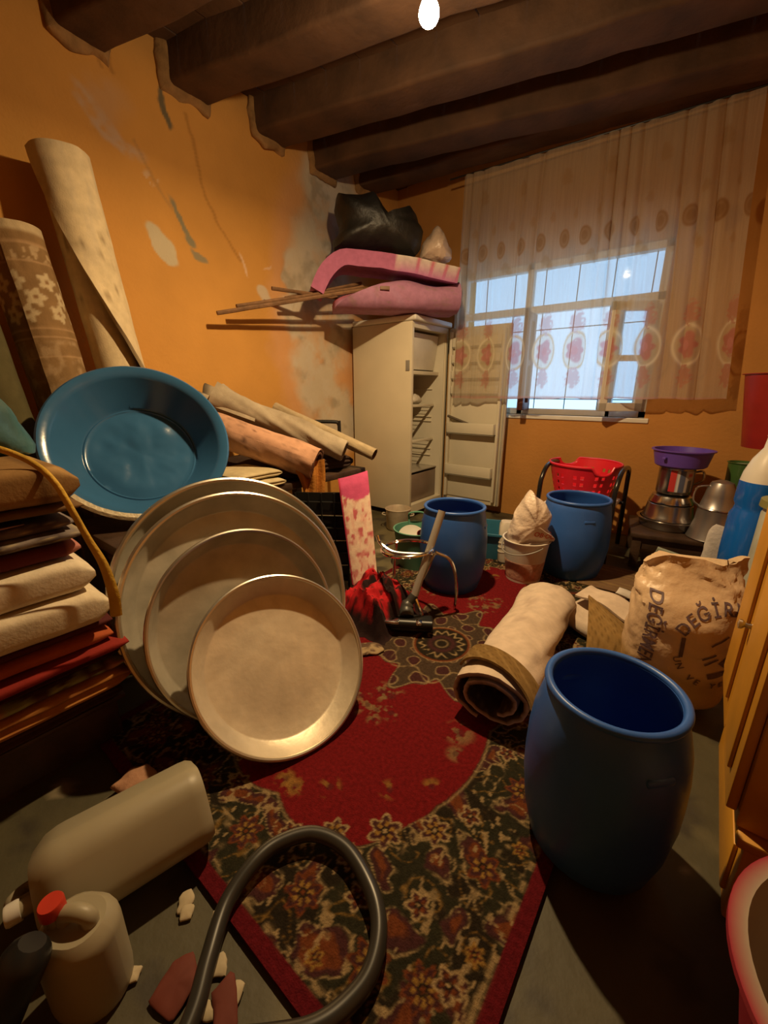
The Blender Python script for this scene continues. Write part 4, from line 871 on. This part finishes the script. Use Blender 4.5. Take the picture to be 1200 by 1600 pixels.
wpart('bag_film', (bgV, bgF), M_pbag, bag)
bv = BVHTree.FromPolygons([tuple(v) for v in bgV], bgF); nrm_cam = np.cross(rt, (0, 0, 1))
wpart('red_print', project(bv, text('OB·OO', .040, .012), (-.715, 2.27, .322), rt * .97 + np.array((0, 0, -.22)), (.0, 0, 1)), mat('red_print', (.55, .08, .03), rough=.5), bag, smooth=False)
# red laundry basket
o = thing('laundry_basket', 'red slotted laundry basket resting on the black tube chair', 'basket', (-.640, 3.10, .355), R(10))
o.scale = (.74, .74, .92)
n, mz = 120, 22; H = .285; V = []; F = []
for j in range(mz + 1):
    z = H * j / mz; r = .215 + (.308 - .215) * (z / H) ** .8
    for k in range(n):
        a = 2 * math.pi * k / n; zz = z
        for a0 in (R(-58), R(122)):
            d = abs((a - a0 + math.pi) % (2 * math.pi) - math.pi)
            if d < .30 and j > mz - 5: zz = min(zz, H - .055 * math.cos(d / .30 * math.pi / 2) ** .4)
        V.append((r * math.cos(a), r * math.sin(a), zz))
for j in range(mz):
    for k in range(n):
        if (j in (3, 4, 7, 8, 11, 12, 15, 16)) and (k % 4 in (1, 2)) and not (k % 12 in (9, 10)): continue
        F.append((j * n + k, j * n + (k + 1) % n, (j + 1) * n + (k + 1) % n, (j + 1) * n + k))
M_redb = mat('red_plastic', (.72, .018, .040), rough=.38, var=.06)
part('basket_wall', solid((V, F), .004), M_redb, o); part('basket_floor', lathe([(0, -.002), (.216, -.002), (.216, .006), (0, .006)], 60), M_redb, o)
rim = []; 
for k in range(n):
    a = 2 * math.pi * k / n; z = H
    for a0 in (R(-58), R(122)):
        d = abs((a - a0 + math.pi) % (2 * math.pi) - math.pi)
        if d < .30: z = H - .055 * math.cos(d / .30 * math.pi / 2) ** .4
    rim.append((.310 * math.cos(a), .310 * math.sin(a), z))
part('rim', tube(rim, .0095, 8, True), M_redb, o)
# black tube chair
o = thing('tube_chair', 'black tubular armchair with white seat holding the red basket', 'chair', (-.64, 3.1, 0))
M_tubeb = mat('black_enamel_tube', (.014, .014, .015), rough=.25, var=.1)
for x in (-.855, -.395):
    dd = .0
    wpart('side_frame', tube(smooth_path([(x, 2.84, 0), (x, 2.845, .43), (x + .004, 2.87, .54), (x + .005, 2.96, .60), (x + .005, 3.12, .605), (x + .004, 3.27, .57), (x, 3.32, .45), (x, 3.35, 0)], 6), .0155, 10), M_tubeb, o)
for y in (2.88, 3.30): wpart('seat_rail', tube([(-.855, y, .325), (-.395, y, .325)], .012, 8), M_tubeb, o)
wpart('seat_pad', box(-.835, -.415, 2.86, 3.32, .325, .352, .012, 3), M_white, o)
# low table with pots
o = thing('low_table', 'low dark wooden table below the window holding the pots', 'table', (-.03, 3.18, 0), R(10))
part('table_top', box(-.29, .29, -.23, .23, .205, .235, .006), M_darkwood, o)
for x in (-.25, .25):
    for y in (-.19, .19): part('leg', box(x - .025, x + .025, y - .025, y + .025, 0, .205, .003), M_darkwood, o)
part('apron', box(-.25, .25, -.205, -.19, .13, .205, .003), M_darkwood, o); part('apron', box(-.25, .25, .19, .205, .13, .205, .003), M_darkwood, o)
M_st2 = mat('darkened_steel', (.36, .33, .31), rough=.25, metal=.95, var=.12, scale=6)
px_, py_ = -.115, 3.20
def pot(label, z, prof, m, name='steel_pot', extra=None, dx=0, dy=0):
    o = thing(name, label, 'pot', (px_ + dx, py_ + dy, z), group='stacked pots'); part('pot_body', lathe(prof, 56), m, o); return o
pot('wide shallow steel pan at the bottom of the pot stack', .237, [(0, 0), (.15, 0), (.158, .01), (.163, .052), (.178, .056), (.178, .060), (.158, .060), (.152, .012), (0, .006)], M_st2)
pot('steel saucepan set upside down on the shallow pan', .2985, [(0, .105), (.115, .105), (.128, .095), (.140, .02), (.152, .004), (.152, 0), (.136, 0), (.125, .09), (0, .098)], M_st2)
pot('small rounded steel lid on the upturned saucepan', .405, [(0, .060), (.075, .060), (.11, .045), (.125, .01), (.126, 0), (.118, 0), (.10, .04), (0, .053)], M_steel)
o = pot('tall steel canister with a red and white label under the purple basin', .467, [(0, 0), (.095, 0), (.098, .006), (.098, .165), (.090, .172), (0, .172)], M_st2, 'steel_canister')
lb = []
for a in np.linspace(R(-105), R(-15), 30): lb.append([(.0992 * math.cos(a), .0992 * math.sin(a), z) for z in np.linspace(.02, .155, 14)])
lb = np.array(lb); U_ = np.linspace(0, 1, 30)[:, None] + np.zeros((1, 14)); V_ = np.linspace(0, 1, 14)[None] + np.zeros((30, 1)); cc = np.ones((30, 14, 3)) * np.array((.10, .12, .20))
cc = mixc(cc, (.50, .04, .04), sm(.24, .22, U_)); cc = mixc(cc, (.6, .6, .6), sm(.05, .03, np.abs(U_ - .28))); cc = mixc(cc, (.50, .42, .36), sm(.19, .17, np.abs(U_ - .72))); cc = mixc(cc, (.5, .08, .06), sm(.10, .08, np.abs(U_ - .72)) * sm(.10, .07, np.abs(V_ - .80))); cc = mixc(cc, (.10, .09, .09), sm(.09, .08, np.abs(U_ - .72)) * sm(.6, .55, V_))
part('paper_label', grid(lb), M_plast, o, cols=cc.reshape(-1, 3), label='red, white and dark printed label')
part('handle', tube(smooth_path([(.095, .02, .14), (.135, .03, .145), (.14, .03, .09), (.095, .02, .06)], 5), .007, 8), M_st2, o)
o = thing('purple_basin', 'purple plastic basin on top of the pot stack', 'basin', (px_ + .01, py_, .640), R(-30))
o.scale = (.86, .86, 1)
part('bowl', lathe([(0, 0), (.150, 0), (.162, .008), (.185, .098), (.197, .100), (.197, .106), (.180, .106), (.155, .012), (0, .008)], 64), mat('purple_plastic', (.125, .065, .42), rough=.4, var=.06), o)
part('spout', box(-.012, .012, -.200, -.176, .05, .066, .005), mat('purple_plastic'), o)
o = thing('aluminium_churn', 'dull aluminium jug standing upside down beside the pot stack', 'jug', (.120, 3.08, .237))
o.scale = (.88, .88, .93)
part('jug_body', lathe([(.135, 0), (.142, .004), (.138, .012), (.112, .12), (.106, .20), (.108, .208), (.100, .215), (.085, .285), (.078, .335), (.060, .372), (.025, .386), (0, .388)], 56), mat('brushed_grey_metal', (.40, .38, .38), rough=.35, metal=.8, var=.08, scale=5), o)
part('seam', tube([(.109 * math.cos(a), .109 * math.sin(a), .206) for a in np.linspace(0, 2 * np.pi, 48, endpoint=False)], .004, 6, True), M_steel, o)
part('handle', tube(smooth_path([(-.10, -.03, .21), (-.14, -.045, .25), (-.13, -.04, .33), (-.06, -.02, .35)], 6), .007, 8), M_steel, o)
# pale green board and paper in front of the table
o = solo('green_tray', xf(merge(box(-.17, .17, -.006, .006, 0, .10, .003), box(-.17, .17, -.016, .01, .088, .104, .003)), Matrix.Translation((.03, 2.72, .10)) @ Matrix.Rotation(R(4), 4, 'Z') @ Matrix.Rotation(R(12), 4, 'Y')), mat('pale_green_plastic', (.30, .34, .27), rough=.5), 'pale green plastic tray edge behind the flour sack', 'tray')
o = solo('storage_box', box(-.10, .22, 2.735, 2.90, 0, .10, .008), M_darkwood, 'dark box on the floor under the pale green tray', 'box')
V, F = pillow([(-.07, -.15), (-.06, .10), (-.04, .15), (.05, .13), (.07, -.15)], .04, (.155, 2.78, .26), (1, .1, 0), (0, 0, 1), 4, 7, 40, .008, 12); solo('white_paper_bag', (V, F), mat('white_paper', (.62, .58, .56), rough=.7, bump=.3), 'white paper bag tucked between the jug and the blue bottle', 'bag')
# right hand corner
o = thing('pink_bench', 'low pinkish painted bench at the right behind the sack', 'bench', (.42, 2.55, 0))
M_pnk = mat('faded_pink_paint', (.26, .13, .15), rough=.6)
wpart('seat', box(.165, .80, 2.05, 2.98, .16, .195, .006), M_pnk, o)
for x in (.22, .75):
    for y in (2.10, 2.93): wpart('leg', box(x - .03, x + .03, y - .03, y + .03, 0, .16, .004), M_pnk, o)
o = thing('blue_bottle', 'tall glossy blue bottle with white shoulder at the right edge', 'bottle', (.262, 2.62, .197), R(30))
o.scale = (1.1, 1.1, 1.06)
M_gb = mat('glossy_blue_plastic', (.010, .125, .55), rough=.15, var=.06)
def rl(prof, n=6):
    rings = []
    for w, d, r, z in prof: p = rrect(w, d, r, n); rings.append(np.column_stack([p, np.full(len(p), z)]))
    return loft(rings)
part('bottle_body', rl([(.17, .15, .05, 0), (.19, .17, .06, .015), (.195, .175, .06, .12), (.19, .17, .06, .30), (.175, .155, .06, .325), (.17, .15, .06, .345), (.185, .165, .065, .365), (.18, .16, .065, .46)]), M_gb, o)
part('shoulder', rl([(.178, .158, .065, .46), (.17, .15, .065, .50), (.135, .12, .055, .56), (.08, .08, .039, .61), (.07, .07, .034, .66)]), M_white, o)
part('cap', lathe([(0, .72), (.03, .72), (.038, .71), (.038, .66), (0, .66)], 28), M_white, o)
o = thing('white_drum', 'pale grey-green drum with olive lid at the right edge', 'drum', (.365, 2.33, .197))
part('drum_body', lathe([(0, 0), (.125, 0), (.135, .012), (.132, .05), (.128, .40), (.118, .43), (0, .43)], 48), mat('pale_grey_green_plastic', (.42, .43, .36), rough=.45), o)
part('lid', lathe([(0, .475), (.10, .475), (.138, .462), (.140, .432), (.120, .428), (0, .43)], 48), mat('olive_plastic', (.20, .19, .06), rough=.45), o)
part('base_band', lathe([(.134, .02), (.142, .03), (.142, .06), (.134, .07), (.130, .05), (.134, .02)], 48), mat('pale_band', (.6, .6, .52)), o)
o = thing('green_pail', 'tall dark green pail standing on the low table behind the jug', 'pail', (.205, 3.34, .237)); bucket(o, .075, .060, .44, mat('dark_green_plastic', (.05, .12, .03), rough=.4))
part('content', lathe([(0, .425), (.068, .425), (.066, .40), (0, .40)], 32), M_white, o)
o = thing('red_bucket', 'big dark red bucket hanging on the wall at the right edge', 'bucket', (.335, 3.335, .775))
bucket(o, .225, .165, .42, mat('dark_red_plastic', (.30, .018, .014), rough=.4), .005, .012); part('hook', tube([(0, .235, .40), (0, .27, .405)], .006, 8), M_steel, o)
o = solo('orange_lid', xf(lathe([(0, 0), (.12, 0), (.125, .012), (0, .018)], 40), frame((-.1, -.9, .45), (.36, 3.17, 1.10))), mat('orange_plastic', (.45, .10, .02), rough=.4), 'orange round lid resting against the red bucket', 'lid')

# ================================================================== flour sack
ctr = np.array((.040, 1.675, 0.)); rt = np.array((.97, .243, 0)); bk = np.array((-.243, .97, 0))
nu, nv = 90, 60; th = np.linspace(0, 2 * np.pi, nu, endpoint=False)[:, None]; t = np.linspace(0, 1, nv)[None, :]
rx = .152 + .012 * np.sin(t * 3.2) - .05 * sm(.12, 0, t) - .012 * sm(.8, 1, t); ry = (.135 + .01 * np.sin(t * 3)) * (1 - .86 * sm(.62, 1.0, t)) - .04 * sm(.12, 0, t)
cx = np.sign(np.cos(th)) * np.abs(np.cos(th)) ** .8; sx_ = np.sign(np.sin(th)) * np.abs(np.sin(th)) ** .85
wr = .020 * (fbm(th * 2.2 + 3 * t, t * 9, 91, 4) - .5) * sm(.0, .3, t) + .05 * (fbm(th * 1.6, t * 16 + th, 92, 4) - .5) * sm(.58, .85, t)
wr = wr * (1 + 0 * th)
z = .004 + .535 * t + .018 * np.sin(th * 3 + 1) * sm(.7, 1, t) + .014 * cx * sm(.7, 1, t)
P = ctr + ((rx + wr) * cx)[..., None] * rt + ((ry + wr) * sx_)[..., None] * bk + (z + 0 * th)[..., None] * np.array((0, 0, 1.)) + (.03 * sm(.75, 1, t) + 0 * th)[..., None] * bk
V, F = grid(P, True); V = np.asarray(V); k0 = len(V); F = list(map(tuple, F)); F.append(tuple(i * nv for i in range(nu))[::-1]); F.append(tuple(i * nv + nv - 1 for i in range(nu)))
sk = thing('flour_sack', 'tall cream plastic flour sack with dark printing beside the yellow cabinet', 'sack', tuple(ctr))
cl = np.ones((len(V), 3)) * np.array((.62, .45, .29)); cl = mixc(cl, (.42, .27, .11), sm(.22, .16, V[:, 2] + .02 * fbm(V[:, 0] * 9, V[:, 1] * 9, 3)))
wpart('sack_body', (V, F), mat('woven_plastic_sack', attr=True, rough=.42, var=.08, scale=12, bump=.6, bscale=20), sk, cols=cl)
bv = BVHTree.FromPolygons([tuple(v) for v in V], F); M_ink = mat('faded_purple_ink', (.115, .07, .085), rough=.6, var=.25, scale=40)
front = ctr - bk * .2
def on_sack(name, VF, u, v, ang):
    r_ = rt * math.cos(ang) + np.array((0, 0, 1.)) * math.sin(ang); u_ = -rt * math.sin(ang) + np.array((0, 0, 1.)) * math.cos(ang)
    wpart(name, project(bv, VF, front + rt * u + np.array((0, 0, v)), r_, u_, .003), M_ink, sk, smooth=False)
on_sack('print', text('DEĞİRMENCİ', .054, .015), -.122, .445, R(-92))
def arc(s_, size, cu, cv, rad, a0, step, flip=False):
    a = a0
    for chh in s_:
        if chh != ' ':
            tv = text(chh, size, .012); w = tv[0][:, 0].max() * .5; tv[0][:, 0] -= w
            on_sack('print', tv, cu + rad * math.cos(a), cv + rad * math.sin(a), a - math.pi / 2 + (math.pi if flip else 0))
        a += step
CU, CV = .090, .285
arc('DEĞİRMEN', .052, CU, CV, .118, R(150), R(-15.5)); arc('UN VE YEM', .030, CU, CV, .136, R(200), R(11.5), True)
def bar(u0, v0, u1, v1, w):
    d = np.array((u1 - u0, v1 - v0)); n_ = np.array((-d[1], d[0])) / np.linalg.norm(d) * w / 2; V = []
    for k in range(9): p = np.array((u0, v0)) + d * k / 8; V += [(*(p + n_), 0), (*(p - n_), 0)]
    return np.array(V), [(2 * k, 2 * k + 1, 2 * k + 3, 2 * k + 2) for k in range(8)]
on_sack('print', bar(-.022, .325, -.020, .252, .011), 0, 0, 0); on_sack('print', bar(.065, .195, .14, .215, .018), 0, 0, 0); on_sack('print', bar(.10, .235, .13, .275, .025), 0, 0, 0); on_sack('print', bar(.055, .31, .10, .345, .006), 0, 0, 0); on_sack('print', bar(.04, .255, .075, .28, .006), 0, 0, 0); on_sack('print', bar(.05, .235, .085, .262, .006), 0, 0, 0)

# ================================================================== rolled carpets with white backing
WB = (.60, .49, .39); BR = (.19, .115, .04)
def plaidc(V, base=BR):
    c = np.ones((len(V), 3)) * np.array(base); a = V[:, 0] * .7 + V[:, 1] * .7 + V[:, 2] * .4; b = V[:, 0] * .7 - V[:, 1] * .7 + V[:, 2] * .5
    c = mixc(c, (.28, .18, .07), np.exp(-(np.sin(a * 95) / .35) ** 2) * .8); return mixc(c, (.11, .065, .02), np.exp(-(np.sin(b * 120) / .3) ** 2) * .8)
(V, F), ph, ll = spiral((-.405, 1.095, .118), (-.475, 1.93, .105), .142, 1.9, .014, 250, 46, 34, squash=.70, gap=.022, noise=.010, seed=31, endcut=0)
n_ = ph.size; cl = np.ones((len(V), 3)) * np.array(WB); cl[n_:] = plaidc(V[n_:], (.13, .08, .03)); cl[:n_] = mixc(cl[:n_], (.32, .24, .20), sm(.60, .72, fbm(ph.ravel() * 2, ll.ravel() * 8, 33, 4)) * .5)
V = V.copy(); V[:, 2] = np.maximum(V[:, 2] + .008, .018)
solo('rolled_rug', (V, F), M_back, 'loosely rolled rug with white backing outside, lying on the red rug', 'rolled rug', cols=cl)
# turned-over brown band hugging the roll
P = np.zeros((40, 12, 3))
for i, a in enumerate(np.linspace(0, 1, 40)):
    ang = R(165 - 150 * a)
    for j, b in enumerate(np.linspace(0, 1, 12)):
        yy_ = 1.275 - .12 * a - (.115 - .03 * math.sin(a * 3)) * b + .0; lift = .010 + .012 * math.sin(a * math.pi) * (b * .5 + .3)
        P[i, j] = (-.405 - .07 * (yy_ - 1.095) / .835 + (.146 + lift) * math.cos(ang), yy_, .126 + (.142 + lift) * .71 * math.sin(ang))
V, F = sheet(P, -.008); solo('rug_band', (V, F), M_back, 'brown checked rug strip turned over the white-backed roll', 'rug', cols=plaidc(V))
# second rug: soft folds
P = np.zeros((50, 30, 3)); a0 = np.array((-.36, 1.97, 0)); d1 = np.array((.34, -.10, 0)); d1n = d1 / np.linalg.norm(d1); pr = np.array((.30, .95, 0))
prf = smooth_path([(-.10, 0, .020), (.02, 0, .022), (.10, 0, .028), (.125, 0, .065), (.10, 0, .105), (.02, 0, .118), (-.08, 0, .125), (-.13, 0, .15), (-.10, 0, .178), (.02, 0, .165)], 6); ii = np.linspace(0, len(prf) - 1, 50).astype(int)
for i in range(50):
    q = prf[ii[i]]
    for j, b in enumerate(np.linspace(0, 1, 30)):
        P[i, j] = a0 + d1 * b - pr * q[0] * (1 - .25 * b) + np.array((0, 0, q[2] * (1 - .25 * b) + .004 + .012 * math.sin(b * 9 + i * .1)))
V, F = sheet(P, -.010); solo('folded_rug', (V, F), M_back, 'small rug folded in soft white layers between the roll and the sack', 'rug', cols=np.ones((len(V), 3)) * np.array(WB))
# brown plaid corner folded up
cA, cB, cC, cD = [np.array(p) for p in ((-.300, 1.885, .205), (-.085, 1.770, .140), (-.225, 1.600, .030), (-.105, 1.600, .025))]
P = np.zeros((24, 24, 3))
for i, a in enumerate(np.linspace(0, 1, 24)):
    for j, b in enumerate(np.linspace(0, 1, 24)):
        P[i, j] = (cA * (1 - a) + cB * a) * (1 - b) + (cC * (1 - a) + cD * a) * b + np.array((.02, -.03, .06)) * math.sin(math.pi * b) * (.5 + .5 * math.sin(math.pi * a))
V, F = sheet(P, .012); n_ = 576; cl = plaidc(V, (.24, .145, .05)); 
solo('plaid_rug', (V, F), M_back, 'brown plaid rug corner folded up against the flour sack', 'rug', cols=cl)
V, F = slab(-.46, -.14, 2.42, 2.80, .013, .030, 77, .003, .6, 20); solo('floor_cloth', (V, F), M_attr, 'flat brown checked cloth on the floor behind the folded rug', 'cloth', cols=plaidc(V, (.17, .10, .055)))
V, F = pillow([(-.10, .02), (-.06, .06), (.02, .02), (.10, -.03), (.12, -.07), (.03, -.06), (-.05, 0)], .02, (-.155, 2.36, .05), (.8, .6, 0), (-.5, .7, .5), 5, 6, 40, .005, 20); solo('white_rag', (V, F), M_cloth('white_rag', (.62, .57, .52)), 'white rag lying behind the flour sack', 'cloth')

# ================================================================== right cabinet, foreground
cb = thing('yellow_cabinet', 'yellow-orange painted wooden cabinet at the right edge', 'cabinet', (.45, 1.25, 0))
M_yel = mat('yellow_orange_gloss_paint', (.60, .285, .022), rough=.45, var=.15, scale=4, bump=.08, bscale=30)
wpart('base', box(.205, .80, .93, 1.485, 0, .205, .006), M_yel, cb); wpart('base_ledge', box(.190, .80, .92, 1.492, .206, .232, .006), M_yel, cb)
wpart('carcass', box(.185, .80, .945, 1.488, .234, 1.55, .006), M_yel, cb)
for y0, y1 in ((.955, 1.212), (1.220, 1.478)):
    d = wpart('door', box(.165, .184, y0, y1, .26, 1.52, .004), M_yel, cb); wpart('raised_panel', box(.156, .166, y0 + .045, y1 - .045, .32, 1.46, .005), M_yel, d)
    if y0 > 1: wpart('knob', xf(lathe([(0, 0), (.007, 0), (.006, .012), (.012, .018), (.012, .024), (0, .027)], 16), frame((-1, 0, 0), (.165, y1 - .02 if y0 < 1 else y0 + .02, .55))), M_steel, d)
wpart('plinth_panel', box(.196, .206, .965, 1.45, .035, .17, .004), M_yel, cb)
# pink basin bottom right
o = thing('pink_basin', 'pink basin with pale inside at the bottom right corner', 'basin', M=Matrix.Translation((.405, .665, 0)) @ Matrix.Rotation(R(0), 4, 'Y'))
M_pb = mat('pink_red_plastic', (.36, .04, .06), rough=.4); V, F = lathe([(0, 0), (.165, 0), (.180, .008), (.232, .30), (.250, .304), (.250, .316), (.226, .316), (.170, .014), (0, .008)], 72)
rr = np.hypot(V[:, 0], V[:, 1]); part('bowl', (V, F), M_plast, o, cols=mixc(np.ones((len(V), 3)) * np.array((.36, .035, .06)), (.40, .33, .26), ((rr < .2275) & (V[:, 2] > .007) & (rr < .172 + (V[:, 2]) * .19 + .0)).astype(float)))
# jerrycans
M_jc = mat('milky_white_polyethylene', (.34, .30, .205), rough=.45, var=.08, scale=5, sub=.15)
def canister(label, M, w, d, h, cap, grp='white jerrycans'):
    o = thing('jerrycan', label, 'jerrycan', M=M, group=grp)
    rings = []
    for f, z in ((.90, 0), (.98, .012), (1, .03), (1, h * .72), (.99, h * .76), (.93, h * .82), (.72, h * .88)): p = rrect(w * f, d * f, .055 * f); rings.append(np.column_stack([p, np.full(len(p), z)]))
    part('can_body', loft(rings), M_jc, o)
    part('handle', tube(smooth_path([(-w * .22, 0, h * .86), (-w * .20, 0, h * .95), (-w * .05, 0, h * .985), (w * .12, 0, h * .95), (w * .14, 0, h * .87)], 6), .014, 10), M_jc, o)
    part('neck', xf(lathe([(.017, 0), (.017, .03), (0, .03)], 24), Matrix.Translation((w * .27, 0, h * .87))), M_jc, o)
    part('cap', xf(lathe([(0, .024), (.018, .024), (.020, .020), (.020, 0), (0, 0)], 24), Matrix.Translation((w * .27, 0, h * .87 + .022))), cap, o)
    return o
ax_ = Vector((-.22, -.97, 0)).normalized()
canister('large milky white jerrycan lying on its side on the floor', frame(ax_, (-.865, .345, .100), (-.5, .1, .85)), .200, .178, .375, M_white)
canister('small white jerrycan standing upright with a red cap', Matrix.Translation((-.742, .050, 0)) @ Matrix.Rotation(R(215), 4, 'Z'), .135, .112, .215, mat('red_cap', (.5, .04, .02), rough=.4))
# vacuum hose looping in the foreground and its black nozzle
P = smooth_path([(-.50, .05, .03), (-.542, .139, .03), (-.589, .197, .035), (-.642, .271, .04), (-.656, .355, .05), (-.643, .419, .05), (-.595, .48, .05), (-.511, .504, .05), (-.414, .479, .05), (-.356, .439, .045), (-.328, .38, .04), (-.333, .323, .037), (-.36, .262, .037), (-.42, .20, .037), (-.50, .12, .055), (-.58, .04, .05)], 10)
P2 = []; L_ = 0
V, F = tube(P, .0175, 14); solo('vacuum_hose', (V, F), mat('dark_grey_ribbed_hose', (.032, .030, .026), rough=.35, var=.1), 'dark vacuum hose looping over the near corner of the rug', 'hose')
o = thing('hose_grip', 'black vacuum handle grip lying at the bottom left', 'vacuum cleaner', (-.66, -.06, .0))
wpart('grip_tube', tube(smooth_path([(-.735, -.005, .225), (-.735, -.04, .17), (-.74, -.08, .10), (-.75, -.12, .04)], 6), [.020, .031, .036] + [.036] * 5 + [.033] * 11, 14), M_black, o)
wpart('grip_base', box(-.81, -.69, -.20, -.08, 0, .03, .01), M_black, o)
# litter
def scrap(label, outl, p, m, rz, seed, th=.012):
    V, F = pillow(outl, th, p, (math.cos(R(rz)), math.sin(R(rz)), 0), (-math.sin(R(rz)), math.cos(R(rz)), .12), seed, 6, 40, .006, 26); solo('paper_scrap', (V, F), m, label, 'litter', 'scraps on the floor')
scrap('crumpled peach paper on the floor above the large jerrycan', [(-.06, -.03), (-.04, .03), (.0, .05), (.05, .03), (.06, -.02), (0, -.04)], (-1.115, .275, .03), mat('peach_paper', (.42, .22, .13), rough=.8, bump=.5, bscale=40), 30, 3, .03)
scrap('red paper scrap on the floor left of the hose', [(-.035, -.045), (-.04, .02), (-.01, .045), (.03, .02), (.03, -.04)], (-.612, .150, .012), mat('dull_red_paper', (.15, .032, .02), rough=.8), 15, 5)
scrap('small red paper scrap just inside the hose', [(-.02, -.04), (-.02, .03), (.02, .05), (.02, -.03)], (-.515, .185, .012), mat('dull_red_paper'), 60, 7)
rg = random.Random(4)
for k, (x, y, s_) in enumerate(((-.735, .225, .020), (-.715, .215, .016), (-.655, .255, .014), (-.58, .21, .020), (-.52, .20, .022), (-.535, .165, .018), (-.70, .10, .014))):
    V, F = pillow([(s_ * math.cos(a) * rg.uniform(.7, 1.3), s_ * math.sin(a) * rg.uniform(.7, 1.3)) for a in np.linspace(0, 2 * np.pi, 9, endpoint=False)], .012, (x, y, .008), (1, 0, 0), (0, 1, .1), k, 5, 24, .003, 60)
    solo('crumb', (V, F), mat('cream_crumb', (.50, .42, .28), rough=.8), ('larger cream crumb nearest the lying jerrycan', 'cream crumb touching the larger one below the lying jerrycan', 'small cream crumb between the jerrycan and the hose', 'cream crumb just left of the hose', 'largest cream crumb just inside the hose loop', 'cream crumb beside the small red scrap inside the hose', 'tiny cream crumb by the foot of the small jerrycan')[k], 'litter', 'crumbs on the floor')
